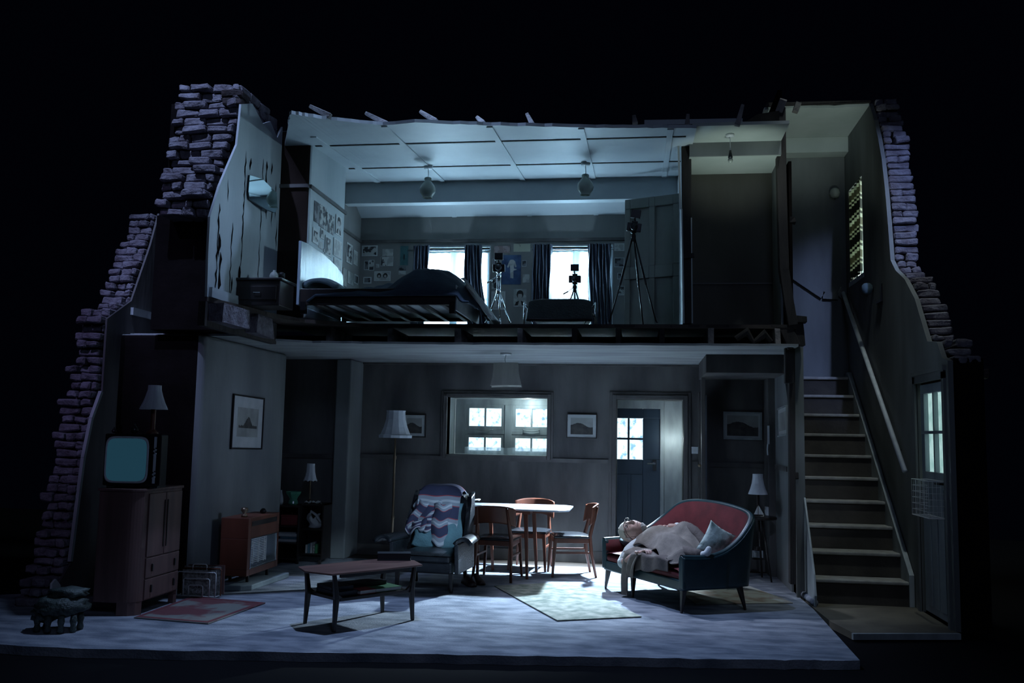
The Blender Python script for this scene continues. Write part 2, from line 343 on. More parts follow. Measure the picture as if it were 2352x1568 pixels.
# ---- ground
bm = BM(); box(bm, (-14, 1, -.30), (14, 16, -.06)); struct('floor_stage', bm, 'black')
def ragged(pts, amp, n=10):
    out = []
    for a, b in zip(pts, pts[1:]):
        a, b = Vector(a), Vector(b)
        for i in range(n): out.append(a.lerp(b, i/n)+V(random.uniform(-amp, amp), random.uniform(-amp, amp), 0))
    out.append(Vector(pts[-1])); return out
front = [pz(-60, 1476), pz(200, 1490), pz(700, 1498), pz(1150, 1505), pz(1560, 1512), pz(1800, 1515), pz(1975, 1516)]
bm = BM(); prism(bm, ragged(front, .018, 9)+[pz(1868, 1398), V(1.50, 9.10, 0), V(1.50, 10.64, 0), V(-3.96, 10.60, 0), V(-3.96, 7.95, 0), V(-4.75, 7.95, 0), V(-6.0, 7.2, 0)], (0, 0, -.06))
struct('floor_carpet', bm, 'carpet')
bm = BM(); box(bm, (-4.9, 10.60, -.05), (1.5, 11.3, -.004)); struct('floor_margin', bm, 'boards')
bm = BM(); prism(bm, [pz(1960, 1453), V(2.46, 7.72, 0), V(2.46, 9.2, 0), V(1.52, 9.2, 0), pz(1872, 1398)]+[pz(1910, 1428)], (0, 0, -.055)); struct('floor_hall', bm, 'hallfloor')
bm = BM(); beam(bm, pz(1958, 1455)-V(0, 0, .02), pz(2205, 1455)-V(0, 0, .02), .03, .045); struct('trim_1', bm, 'trimlight')

# ---- living room back wall, with kitchen hatch window and back door openings
WX0, WX1, WZ0, WZ1 = -2.31, -1.09, 1.225, 1.915
DX0, DX1, DZ1 = -.265, .515, 1.915
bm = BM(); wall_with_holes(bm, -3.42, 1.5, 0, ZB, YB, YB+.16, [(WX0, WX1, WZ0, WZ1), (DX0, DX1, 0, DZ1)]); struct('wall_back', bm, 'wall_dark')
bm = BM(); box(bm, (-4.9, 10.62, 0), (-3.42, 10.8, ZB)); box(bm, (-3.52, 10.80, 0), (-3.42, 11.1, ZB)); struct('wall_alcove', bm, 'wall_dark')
bm = BM(); box(bm, (-3.56, 10.50, 0), (-3.38, 11.0, ZB-.001)); struct('wall_pier', bm, 'wall_grey', bevel=.015)
bm = BM(); box(bm, (-3.38, 10.975, 1.155), (WX0-.1, YB, 1.205)); box(bm, (WX0-.1, 10.975, 1.155), (DX0-.1, YB, 1.20)); box(bm, (DX1+.1, 10.975, 1.155), (.74, YB, 1.20)); box(bm, (-4.75, 10.60, 1.15), (-3.56, 10.62, 1.20)); struct('trim_2', bm, 'trim')
bm = BM(); box(bm, (-3.38, 10.98, 0), (DX0-.08, YB, .13)); box(bm, (-4.75, 10.6, 0), (-3.56, 10.62, .13)); struct('baseboard_back', bm, 'trim')
bm = BM(); box(bm, (-3.38, 10.96, ZB-.025), (.72, YB, ZB-.002)); struct('trim_3', bm, 'trim')
# casing of the hatch
def casing(bm, x0, x1, z0, z1, Y, wd, dp, bottom=True):
    box(bm, (x0-wd, Y-dp, z0-(wd if bottom else 0)), (x0, Y, z1+wd)); box(bm, (x1, Y-dp, z0-(wd if bottom else 0)), (x1+wd, Y, z1+wd))
    box(bm, (x0, Y-dp, z1), (x1, Y, z1+wd))
    if bottom: box(bm, (x0, Y-dp*1.6, z0-wd*.6), (x1, Y, z0))
bm = BM(); casing(bm, WX0, WX1, WZ0, WZ1, YB, .045, .035); casing(bm, WX0-.045, WX1+.045, WZ0-.03, WZ1+.045, YB, .03, .018, False); w1 = struct('window_1', bm, 'trim', bevel=.004)
# pale reveal behind the hatch, kitchen window beyond
KY = 11.50
bm = BM(); box(bm, (WX0-.03, YB+.001, WZ0-.06), (WX1+.03, KY, WZ0)); box(bm, (WX0-.03, YB+.001, WZ1), (WX1+.03, KY, WZ1+.05)); box(bm, (WX0-.03, YB+.001, WZ0), (WX0, KY, WZ1)); box(bm, (WX1, YB+.001, WZ0), (WX1+.03, KY, WZ1))
bm2 = bm; struct('window_reveal', bm2, 'trimlight', w1)
kx0, kx1, kz0, kz1 = -2.18, -1.09, WZ0, 1.845
def sash(parent, x0, x1, z0, z1, Y, fw, nx, nz, bar, m, th=.04):
    bm = BM()
    box(bm, (x0, Y, z0), (x0+fw, Y+th, z1)); box(bm, (x1-fw, Y, z0), (x1, Y+th, z1)); box(bm, (x0+fw, Y, z0), (x1-fw, Y+th, z0+fw)); box(bm, (x0+fw, Y, z1-fw), (x1-fw, Y+th, z1))
    for i in range(1, nx): c = x0+fw+(x1-x0-2*fw)*i/nx; box(bm, (c-bar/2, Y+.005, z0+fw), (c+bar/2, Y+th-.005, z1-fw))
    for i in range(1, nz): c = z0+fw+(z1-z0-2*fw)*i/nz; box(bm, (x0+fw, Y+.008, c-bar/2), (x1-fw, Y+th-.008, c+bar/2))
    f = ob('window_sash', bm, m, parent, bevel=.003)
    bm = BM(); box(bm, (x0+fw*.6, Y+th*.45, z0+fw*.6), (x1-fw*.6, Y+th*.55, z1-fw*.6)); ob('pane', bm, 'pane', f)
    return f
bm = BM(); box(bm, (WX0, KY, WZ0), (kx0, KY+.05, WZ1)); box(bm, (kx0, KY, kz1), (kx1, KY+.05, WZ1)); xm = -1.63
box(bm, (xm-.045, KY-.01, kz0), (xm+.045, KY+.06, kz1)); box(bm, (kx0, KY-.006, 1.475), (xm-.045, KY+.056, 1.53)); box(bm, (xm+.045, KY-.006, 1.475), (kx1, KY+.056, 1.53)); struct('window_frame', bm, 'trimlight', w1, bevel=.003)
for a, b in ((kx0, xm-.045), (xm+.045, kx1)):
    sash(w1, a, b, 1.53, kz1, KY, .045, 2, 1, .022, 'trimlight'); sash(w1, a, b, kz0, 1.475, KY, .045, 2, 1, .022, 'trimlight')
    bm = BM(); c = (a+b)/2; tube(bm, [(c-.10, KY-.005, 1.54), (c-.095, KY-.03, 1.53), (c, KY-.035, 1.52), (c+.095, KY-.03, 1.53), (c+.10, KY-.005, 1.54)], .007, 6); ob('window_handle', bm, 'trimlight', w1, smooth=True)
bm = BM(); sheet(bm, lambda u, v: (WX0+.14+(WX1-.02-WX0-.14)*u, KY-.05+.012*math.sin(u*70), 1.225+.085*v+.004*math.sin(u*35)), 120, 2)
tag(ob('cafe_net', bm, 'net2', smooth=True), 'short white cafe net along the sill of the hatch window downstairs', 'net curtain')
bm = BM(); box(bm, (-2.7, KY+.5, .4), (-.55, KY+.52, 2.4)); struct('backdrop_kitchen', bm, 'glow_dn')
# ---- back door recess
bm = BM(); casing(bm, DX0, DX1, 0, DZ1, YB, .05, .04, False); casing(bm, DX0-.05, DX1+.05, 0, DZ1+.05, YB, .035, .02, False); struct('trim_4', bm, 'trim', bevel=.004)
bm = BM(); DY = 11.42
box(bm, (DX0-.03, YB+.001, DZ1), (DX1+.02, DY, DZ1+.05)); box(bm, (DX1, YB+.001, 0), (DX1+.03, DY, DZ1)); box(bm, (DX0-.03, YB+.001, 0), (DX0, DY, DZ1)); struct('trim_5', bm, 'wall_grey')
bm = BM(); box(bm, (.255, DY-.02, 0), (.30, DY+.04, 1.82)); box(bm, (.301, DY, 0), (DX1+.03, DY+.04, DZ1+.03)); box(bm, (DX0, DY-.02, 1.82), (.30, DY+.04, DZ1+.03)); struct('trim_6', bm, 'trimlight', bevel=.003)
d1x0, d1x1, gz0, gz1 = -.33, .262, 1.20, 1.70
bm = BM(); Yd = DY+.0
wall_with_holes(bm, d1x0, d1x1, .02, 1.82, Yd, Yd+.045, [(-.30, .045, gz0, gz1)])
box(bm, (-.14, Yd+.006, gz0), (-.115, Yd+.04, gz1)); box(bm, (-.30, Yd+.006, (gz0+gz1)/2-.013), (.045, Yd+.04, (gz0+gz1)/2+.013))
for a, b in ((-.28, -.13), (-.10, .045)):
    box(bm, (a, Yd-.012, .12), (b, Yd, 1.02))
d1 = struct('door_1', bm, 'doornavy', bevel=.006)
bm = BM(); box(bm, (-.30, Yd+.02, gz0), (.045, Yd+.024, gz1)); ob('pane', bm, 'pane', d1)
bm = BM(); tube(bm, [(.19, Yd, 1.155), (.19, Yd-.05, 1.155), (.10, Yd-.055, 1.15)], .012, 8); box(bm, (.165, Yd-.012, 1.07), (.21, Yd, 1.20)); ob('door_handle', bm, 'chrome', d1)
bm = BM(); box(bm, (-.55, DY+.35, .7), (.5, DY+.37, 2.1)); struct('backdrop_door', bm, 'glow_dn')
# ---- right alcove of the living room: bulkhead, side door ajar, end wall
bm = BM(); box(bm, (.70, 10.78, 0), (1.5, 10.9, ZB)); struct('wall_alcove_right', bm, 'wall_dark')
bm = BM(); box(bm, (.68, 9.62, 2.14), (1.5, 10.78, ZB)); struct('trim_7', bm, 'wall_dark', bevel=.004)
bm = BM(); box(bm, (.68, 10.35, 0), (.72, 10.42, 2.14)); box(bm, (.68, 10.98, 0), (.72, 10.79, 2.0)); box(bm, (.70, 10.76, 1.15), (1.45, 10.78, 1.20)); box(bm, (.70, 10.76, 0), (1.45, 10.78, .13)); struct('trim_8', bm, 'trim')
bm = BM(); box(bm, (.705, 10.43, .01), (.745, 10.75, 1.95)); d2 = struct('door_2', bm, 'doorhall', bevel=.004)
bm = BM(); lathe(bm, [(.004, 0), (.012, .012), (.02, .03), (.018, .045), (.004, .055)], seg=12); rot_pts(bm, Matrix.Translation((.70, 10.46, 1.17)) @ Matrix.Rotation(-PI/2, 4, 'Y')); ob('door_handle', bm, 'brass', d2, smooth=True)
# ---- partition between living room and stairs
bm = BM()
zs = [0, .3, .7, 1.1, 1.5, 1.9, 2.1, 2.33]; yf = [9.12, 9.16, 9.14, 9.2, 9.17, 9.25, 9.42, 9.5]
prism(bm, [(1.475, y+.3+random.uniform(-.015, .015), z) for y, z in zip(yf, zs)]+[(1.475, 10.8, 2.33), (1.475, 10.8, 0)], (.02, 0, 0)); struct('wall_middle', bm, 'wall_grey')
bm = BM(); box(bm, (1.50, 9.45, 0), (1.53, 11.3, 4.3)); struct('wall_stairs_left', bm, 'unlit_dark')
bm = BM(); box(bm, (1.40, 10.40, 0), (1.475, 10.78, 2.14)); struct('wall_nib', bm, 'wall_dark', bevel=.004)
bm = BM(); box(bm, (1.466, 9.6, 1.15), (1.475, 10.40, 1.20)); struct('trim_9', bm, 'trim')
# stud wall end and black studs
bm = BM(); box(bm, (1.475, 9.10, 0), (1.545, 9.16, 2.36)); box(bm, (1.545, 9.10, 0), (1.56, 9.5, 2.36)); struct('wall_stairs_end', bm, 'stairwall')
bm = BM();  box(bm, (1.42, 9.08, 1.10), (1.50, 9.14, 1.16), .006); struct('trim_10', bm, 'timber', bevel=.006)

# ---- chimney breast and left side of living room
bm = BM()
prof = [(-3.95, 7.95), (-3.95, 9.93), (-4.80, 9.93), (-4.80, 7.90), (-4.0, 7.90)]
prism(bm, [(x, y, 0) for x, y in prof], (0, 0, ZB)); wl = struct('wall_left_breast', bm, ['wall_grey', 'unlit_dark'], bevel=.05, seg=4)
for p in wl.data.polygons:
    if p.normal.y < -.9: p.material_index = 1  # camera-facing side near black: its shade is in the colour
bm = BM(); box(bm, (-5.0, 9.93, 0), (-4.75, 10.7, ZB)); struct('wall_left_back', bm, 'wall_dark')
# outer gable wall, broken front edge
inner = [(0, 7.0), (.33, 7.33), (.83, 7.38), (1.2, 7.42), (1.54, 7.50), (1.78, 7.62), (2.44, 7.62), (2.66, 8.0), (3.26, 8.28), (3.6, 8.40)]
def lerp_prof(pr, z):
    for (a, b), (c, d) in zip(pr, pr[1:]):
        if a <= z <= c: return b+(d-b)*(z-a)/(c-a)
    return pr[-1][1] if z > pr[-1][0] else pr[0][1]
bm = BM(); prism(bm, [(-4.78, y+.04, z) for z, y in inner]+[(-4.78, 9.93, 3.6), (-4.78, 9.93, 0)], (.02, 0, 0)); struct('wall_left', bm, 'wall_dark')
bm = BM(); prism(bm, [(-5.05, y+.12, z) for z, y in inner]+[(-5.05, 9.9, 3.6), (-5.05, 9.9, 0)], (.265, 0, 0)); struct('wall_left_core', bm, 'brickdk')
def brick(bm, a, b, jit=.008, n=2):
    """one rough brick, its faces broken up"""
    x0, y0, z0 = a; x1, y1, z1 = b
    b2 = bmesh.new(); vs = box(b2, a, b, jit)
    bmesh.ops.bevel(b2, geom=b2.edges[:], offset=min(.012, (z1-z0)*.2), segments=1, affect='EDGES')
    bmesh.ops.subdivide_edges(b2, edges=b2.edges[:], cuts=1, use_grid_fill=True)
    for v in b2.verts: v.co += V(*(noise.noise_vector(v.co*14)))*.012+V(*(noise.noise_vector(v.co*40)))*.004
    me = bpy.data.meshes.new('t'); b2.to_mesh(me); b2.free(); bm.from_mesh(me); bpy.data.meshes.remove(me)
bm = BM(); z = 0.; k = 0
while z < 3.6:
    y = lerp_prof(inner, z+.03); out = .0
    wdt = .26 if z > 2.0 else .30
    x = -4.78-wdt; h = .062
    if z < 2.35: y += random.choice([-.06, 0, .02, .05, -.02])
    xx = x+random.uniform(-.05, .05)
    step = max(0, lerp_prof(inner, z+.15)-lerp_prof(inner, z))
    while xx < -4.80:
        L = random.choice([.10, .21, .12]); L = min(L, -4.775-xx)
        if L > .04: brick(bm, (xx, y+random.uniform(-.03, .03), z), (xx+L-.012, y+.26+step, z+h+random.uniform(-.004, .004)))
        xx += L
    z += .075; k += 1
struct('wall_left_bricks', bm, 'brick')
# plaster lip on the inner edge
bm = BM()
for (a, b), (c, d) in zip(inner[1:5], inner[2:6]): beam(bm, (-4.765, b+.02, a), (-4.765, d+.02, c), .03, .03)
struct('trim_11', bm, 'trimlight')
# upstairs, left: chimney breast, alcove back, peeling wall
bm = BM(); box(bm, (-4.76, 8.4, 2.5), (-4.30, 8.5, 3.5)); box(bm, (-4.42, 7.80, 2.36), (-3.56, 8.43, 3.42)); struct('wall_left_recess', bm, 'unlit_dark')  # near-black boxes stand for the unlit void below the stack
bm = BM(); beam(bm, (-4.74, 8.02, 2.56), (-4.74, 8.38, 2.56), .03, .07); beam(bm, (-4.74, 8.39, 2.56), (-4.43, 8.39, 2.56), .03, .07); struct('baseboard_upper_left', bm, 'trimlight')
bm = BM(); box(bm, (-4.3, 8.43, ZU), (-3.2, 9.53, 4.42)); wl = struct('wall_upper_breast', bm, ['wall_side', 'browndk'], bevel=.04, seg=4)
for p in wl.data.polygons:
    if p.normal.y < -.9: p.material_index = 1  # front is darker than the sides: brown paint plus painted-in shade
peel_f = [(2.54, 7.02), (2.9, 7.0), (3.2, 7.0), (3.5, 7.14), (3.75, 7.30), (3.95, 7.43), (4.2, 7.46), (4.32, 7.47)]
peel_t = [(7.47, 4.33), (7.7, 4.42), (7.95, 4.32), (8.12, 4.40), (8.3, 4.30), (8.42, 4.45)]
bm = BM(); prism(bm, [(-3.52, y, z) for z, y in peel_f]+[(-3.52, y, z) for y, z in peel_t]+[(-3.52, 8.43, 2.54)], (.02, 0, 0))
pw = struct('wall_upper_left', bm, 'wall_side')
bm = BM(); box(bm, (-3.60, 7.62, 2.54), (-3.522, 8.42, 4.2)); struct('wall_upper_left_backing', bm, 'unlit_dark')
# torn plaster: dark splits on the peeling wall
def split(bm, y, z0, z1, w):
    n = max(3, int((z1-z0)/.05)); L = []; R = []
    for i in range(n+1):
        z = z0+(z1-z0)*i/n; c = y+random.uniform(-.012, .012); h = w*(.25+random.random())*(1 if 0 < i < n else .1)
        L.append((-3.4985, c-h, z)); R.append((-3.4985, c+h, z))
    for i in range(n):
        bm.faces.new([bm.verts.new(p) for p in (L[i], R[i], R[i+1], L[i+1])])
bm = BM()
for y, a, b, ww in [(7.16, 2.60, 3.35, .016), (7.22, 2.62, 2.95, .026), (7.19, 2.9, 3.1, .035), (7.42, 2.6, 3.25, .010), (7.62, 2.75, 3.95, .011), (7.60, 2.68, 2.9, .022), (7.45, 2.62, 2.78, .03), (8.0, 2.75, 4.0, .009), (8.12, 3.45, 3.75, .016), (8.25, 3.4, 3.7, .014), (8.32, 3.5, 3.85, .010), (8.08, 3.75, 4.0, .022), (8.38, 3.2, 3.5, .010), (8.2, 3.9, 4.02, .018), (7.72, 3.8, 3.92, .016), (8.0, 2.72, 2.9, .014), (7.3, 3.4, 3.6, .008), (8.3, 2.6, 2.75, .02)]:
    split(bm, y, a, b, ww)
ob('torn_plaster', bm, 'unlit_dark', pw)
bm = BM(); box(bm, (-3.498, 7.05, 2.545), (-3.475, 8.42, 2.625), .004); struct('baseboard_upper_wall', bm, 'wall_side')
bm = BM(); box(bm, (-4.2, 8.40, 3.83), (-3.2, 8.432, 3.865)); box(bm, (-3.20, 8.43, 3.83), (-3.18, 9.53, 3.865)); box(bm, (-3.48, 9.6, 3.83), (-3.455, 11.0, 3.865)); box(bm, (-3.455, 10.975, 3.83), (.45, 11.0, 3.865)); struct('trim_12', bm, 'trim')
# chimney stack of rough bricks
bm = BM(); box(bm, (-4.24, 7.62, 3.42), (-3.60, 8.35, 4.42), .02); struct('wall_chimney_core', bm, 'unlit_dark')
bm = BM(); z = 3.36; row = 0
while z < 4.53:
    t = (z-3.36)/1.15; xl = -4.30+.13*t+(.0 if row % 2 else .03); xr = -3.83+.27*min(1, t*1.35); y = 7.55+.03*math.sin(z*5)+(.05 if z < 3.5 else 0)
    if z > 4.43: xl += .04
    xx = xl+random.uniform(-.02, .02); xx -= (.1 if row % 2 else 0)*0
    first = True
    while xx < xr-.03:
        L = (.11 if (first and row % 2) else random.choice([.21, .22, .20, .11])); L = min(L, xr-xx)
        lit = random.uniform(-.05, .035)
        brick(bm, (xx, y+lit, z), (xx+L-.014, y+.3, z+.064), .010)
        xx += L; first = False
    # depth bricks along the right flank
    for q in range(3): brick(bm, (xr-.10, y+.05+.22*q, z), (xr-.0+random.uniform(-.02, .02), y+.26+.22*q, z+.064), .010)
    z += .0755; row += 1
struct('wall_chimney_stack', bm, 'brick')
bm = BM(); yy = 7.52
while yy < 8.4:
    zt = 4.50-.24*((yy-7.5)/.6) if yy < 8.12 else 4.36
    for q in range(2): brick(bm, (-3.72+.0*q, yy, zt-.07*(q+1)), (-3.53, yy+.19, zt-.07*q-.01), .016)
    yy += .2
struct('wall_chimney_shoulder', bm, 'brickdk')
bm = BM(); brick(bm, (-3.66, 8.18, 4.40), (-3.54, 8.40, 4.50), .02); brick(bm, (-3.68, 8.22, 4.32), (-3.54, 8.42, 4.40), .02); struct('wall_chimney_rubble', bm, 'brick')

# ---- upper floor: cut edge with joists
yfl = lambda x: 8.83
bm = BM()
fe = [V(-3.5, 7.02, ZU), V(-3.42, 7.5, ZU), V(-3.35, 8.0, ZU), V(-3.2, 8.45, ZU), V(-2.7, 8.80, ZU)]+[V(-2.6+.1*i, 8.84+random.uniform(-.012, .012), ZU) for i in range(41)]+[V(1.46, 8.86, ZU)]
prism(bm, fe+[V(1.46, 11.1, ZU), V(-3.5, 11.1, ZU)], (0, 0, -.035)); fl = struct('floor_upper', bm, 'boards')
for i, x in enumerate([757, 895, 1052, 1195, 1320, 1420, 1520, 1632, 1786]):
    p = py(x, 770, 8.84)
    bm = BM(); w_ = .026 if i not in (2,) else .034
    vs = box(bm, (p.x-w_, 8.80+random.uniform(0, .04), ZB+.012), (p.x+w_, 9.5, ZU-.037), .005); ob('joist', bm, 'timberlt' if i in (0, 1, 2, 3, 7, 8) else 'timber', fl, bevel=.004)
bm = BM(); box(bm, (-3.52, 7.05, 2.34), (-3.36, 7.55, 2.505), .02); box(bm, (-3.54, 7.80, 2.33), (-3.40, 8.18, 2.50), .02); ob('joist', bm, 'brick', fl)
bm = BM(); box(bm, (-3.56, 7.0, 2.30), (-3.50, 8.5, 2.50)); ob('joist', bm, 'timber', fl)
bm = BM(); ce = [V(-3.62, 8.05, ZB), V(-3.6, 8.42, ZB), V(-3.3, 8.60, ZB)]+[V(-3.2+.1*i, 8.66+.08*min(1, i/12)+random.uniform(-.02, .02), ZB) for i in range(46)]+[V(1.46, 8.76, ZB)]
prism(bm, ce+[V(1.475, 11.0, ZB), V(-4.9, 11.0, ZB), V(-4.9, 8.05, ZB)], (0, 0, .022)); struct('ceiling', bm, 'ceil_low')
bm = BM(); box(bm, (-4.85, 9.55, ZB+.03), (1.5, 9.6, ZU-.04)); struct('trim_13', bm, 'timber')
bm = BM(); tube(bm, [(.9, 8.80, 2.40), (1.0, 8.78, 2.47), (1.06, 8.8, 2.37), (1.16, 8.78, 2.45), (1.22, 8.80, 2.38)], [.03, .045, .03, .045, .02], 8); struct('trim_14', bm, 'timber')
bm = BM(); beam(bm, (-3.5, 8.84, ZU-.01), (1.46, 8.86, ZU-.01), .03, .028); struct('trim_15', bm, 'timber')

# ---- bedroom shell
BX1 = .42
U = [(-2.84, -1.83, 2.78, 3.77), (-1.24, -.30, 2.78, 3.77)]   # window openings
U = [(py(955, 600, 11).x, py(1124, 600, 11).x, 2.72, 3.76), (py(1240, 600, 11).x, py(1405, 600, 11).x, 2.72, 3.76)]
bm = BM(); wall_with_holes(bm, -3.6, BX1+.06, ZU, 4.22, YB, YB+.14, U); struct('wall_back_upper', bm, 'wall_up')
bm = BM(); box(bm, (-3.6, 9.5, ZU), (-3.48, 11.0, 4.36)); struct('wall_upper_left_back', bm, 'wall_up')
# ceiling: ragged front edge, flat boards, then the slope to the eaves
fr = [on_ceiling(x, y) for x, y in [(662, 296), (663, 275), (668, 258), (710, 264), (760, 272), (840, 280), (880, 284), (950, 277), (1040, 281), (1130, 284), (1230, 286), (1330, 289), (1430, 290), (1520, 290), (1600, 291)]]
fr = [V(-3.48, 8.44, ceil_z(8.44))]+ragged(fr, .010, 5)
bk = 10.62
bm = BM(); prism(bm, fr+[V(BX1+.06, 8.9, ceil_z(8.9)), V(BX1+.06, bk, ceil_z(bk)-.18), V(-3.6, bk, ceil_z(bk)-.18)], (0, 0, .03))
bm.free()
bm = BM()
A_ = [bm.verts.new(p) for p in fr]
nxt = [bm.verts.new((p.x, 10.40, ceil_z(10.40))) for p in fr]
for i in range(len(fr)-1): bm.faces.new((A_[i], A_[i+1], nxt[i+1], nxt[i]))
v3 = [bm.verts.new((x, 11.0, 4.165)) for x in (fr[0].x, fr[-1].x)]
bm.faces.new(nxt+[v3[1], v3[0]])
cu = struct('ceiling_upper', bm, 'ceil', solid=.03)
bm = BM()
for x, y in ((930, 330), (1142, 315), (1337, 300), (1535, 330)):
    p = on_ceiling(x, y)
    yfr = min(fr, key=lambda q: abs(q.x-p.x)).y
    beam(bm, (p.x, yfr+.03, ceil_z(yfr+.03)-.02), (p.x, 10.35, ceil_z(10.35)-.02), .055, .012)
    beam(bm, (p.x, 10.42, 4.415), (p.x, 11.0, 4.15), .055, .012)
beam(bm, (-3.06, 8.1, ceil_z(8.1)-.02), (-3.06, 10.35, ceil_z(10.35)-.02), .06, .012)
ob('ceiling_batten', bm, 'ceil', cu)
bm = BM()
for Yq in (8.45, 9.50):
    for a, b in ((-3.17, -3.10), (-3.02, BX1)): box(bm, (a, Yq, ceil_z(Yq)-.022), (b, Yq+.022, ceil_z(Yq)-.0145))
ob('ceiling_joint', bm, 'timber', cu)
for x, y, tip in [(735, 262, (712, 244)), (868, 280, (840, 260)), (985, 274, (965, 256)), (1100, 280, (1095, 269)), (1217, 284, (1210, 261)), (1458, 280, (1456, 266)), (1580, 289, (1580, 263)), (1700, 278, (1706, 241))]:
    a = on_ceiling(x, y)+V(0, .14, .05); b = py(tip[0], tip[1], a.y+.02)
    bm = BM(); beam(bm, a-(b-a)*.3, b, .05, .04, (0, 1, 0), .03, .035); ob('rafter', bm, 'timberlt', cu, bevel=.005)
bm = BM(); box(bm, (-3.6, 10.33, 4.165), (BX1, 10.47, 4.43)); struct('trim_16', bm, 'ceil', bevel=.003)
bm = BM(); box(bm, (BX1, 9.0, ZU), (BX1+.05, 11.0, 4.36)); struct('wall_upper_right', bm, 'ceil')
bm = BM(); beam(bm, py(1578, 745, 8.9), py(1576, 312, 8.9), .085, .09, (0, 1, 0), .095); box(bm, (.40, 8.84, 4.36), (.48, 8.95, 4.46), .01)
struct('trim_17', bm, 'timber', bevel=.008)
bm = BM(); beam(bm, py(1571, 742, 8.84), py(1566, 480, 8.84), .012, .012); beam(bm, py(1590, 742, 8.84), py(1588, 500, 8.84), .013, .012); beam(bm, py(1563, 480, 8.85), py(1558, 330, 8.85), .012, .02); struct('trim_18', bm, 'wall_side')
bm = BM(); beam(bm, py(1571, 588, 8.82), py(1594, 586, 8.82), .03, .04); struct('trim_19', bm, 'timber')
# bedroom roof band on the right, black edge
bm = BM(); P = [py(1600, 291, 8.6), py(1700, 287, 8.6), py(1740, 262, 8.62), py(1790, 254, 8.65), py(1790, 292, 8.75), py(1600, 304, 8.7)]
prism(bm, P, (0, .05, 0)); struct('trim_20', bm, 'timber')
bm = BM(); beam(bm, py(1480, 283, 9.0), py(1705, 279, 9.0), .05, .05); struct('trim_21', bm, 'ceil')
bm = BM(); beam(bm, py(1340, 294, 8.5), py(1570, 292, 8.62), .02, .03); struct('trim_22', bm, 'timber')

# ---- landing
bm = BM(); box(bm, (.47, 8.30, 4.30), (1.33, 8.80, 4.33)); box(bm, (.47, 8.80, 4.165), (1.33, 9.42, 4.19)); struct('ceiling_landing', bm, 'ceil_hall')
bm = BM(); box(bm, (.47, 8.78, 4.166), (1.33, 8.80, 4.30)); struct('trim_23', bm, 'wall_grey')
bm = BM(); box(bm, (.47, 9.40, ZU), (1.33, 9.46, 4.2)); struct('wall_landing', bm, 'landwall')
bm = BM(); box(bm, (.48, 9.385, 3.02), (1.33, 9.40, 3.035)); struct('trim_24', bm, 'trim')
bm = BM(); box(bm, (1.325, 8.88, ZU), (1.345, 9.46, 4.35)); struct('wall_landing_right', bm, 'wall_grey')
bm = BM()
pp = [(1792, 250), (1794, 400), (1797, 520), (1800, 620), (1812, 700), (1820, 745)]
for a, b in zip(pp, pp[1:]): beam(bm, py(a[0], a[1], 8.88), py(b[0], b[1]+3, 8.88), .088, .1, (0, 1, 0))
beam(bm, py(1803, 752, 8.9), py(1823, 798, 8.9), .12, .1, (0, 1, 0))
beam(bm, py(1817, 742, 9.0), py(1820, 1340, 9.0), .055, .1, (0, 1, 0)); beam(bm, py(1812, 790, 8.95), py(1812, 880, 8.95), .08, .08, (0, 1, 0))
struct('trim_25', bm, 'timber', bevel=.006)
bm = BM(); beam(bm, py(1789, 256, 8.86), py(1800, 228, 8.8), .07, .08, (0, 1, 0)); struct('trim_26', bm, 'timberlt', bevel=.005)
bm = BM(); beam(bm, py(1826, 258, 9.8), py(1834, 236, 9.8), .06, .07, (0, 1, 0)); struct('trim_27', bm, 'timberlt', bevel=.005)
bm = BM(); box(bm, (1.40, 8.82, 3.52), (1.46, 8.9, 3.57), .01); box(bm, (1.46, 8.9, 2.57), (1.56, 9.0, 2.63), .01); beam(bm, py(1830, 740, 9), py(1835, 795, 9), .10, .12, (0, 1, 0)); struct('trim_28', bm, 'timber')

# ---- stairwell
SX0, SX1 = 1.565, 2.40
rise, going, Y0 = .2206, .2509, 8.83
bm = BM(); box(bm, (1.40, 11.30, 0), (2.6, 11.36, 5.0)); struct('wall_stairs_back', bm, 'stairwall')
bm = BM(); box(bm, (1.38, 9.3, 4.3), (1.42, 11.3, 5.0)); struct('wall_stairs_upper_left', bm, 'unlit_dark')
bm = BM(); prism(bm, ragged([V(1.36, 10.10, 5.08), V(1.7, 10.05, 5.08), V(2.1, 10.1, 5.08), V(2.46, 10.06, 5.08)], .012, 6)+[V(2.46, 11.3, 5.08), V(1.36, 11.3, 5.08)], (0, 0, .03)); struct('ceiling_stairs', bm, 'ceil_hall')
bm = BM(); box(bm, (1.36, 11.08, 4.895), (2.46, 11.30, 5.08)); struct('trim_29', bm, 'ceil_hall', bevel=.004)
bm = BM(); box(bm, (1.37, 10.02, 5.10), (2.46, 10.08, 5.13), .01); struct('trim_30', bm, 'timber')
rw = [(7.76, 0), (7.76, 2.12), (7.9, 2.16), (8.02, 2.30), (8.27, 2.33), (8.42, 2.52), (8.60, 2.75), (8.9, 2.98), (9.2, 3.12), (9.36, 3.25), (9.42, 3.6), (9.5, 4.0), (9.6, 4.35), (9.72, 4.6), (9.86, 4.85), (10.05, 5.10)]
hw = (9.98+.0, 11.08, 3.33, 4.42)   # stair window (Y0,Y1,z0,z1)
hw = (10.46, 11.12, 3.32, 4.42)
dw = (7.88, 8.62, 0, 1.99)
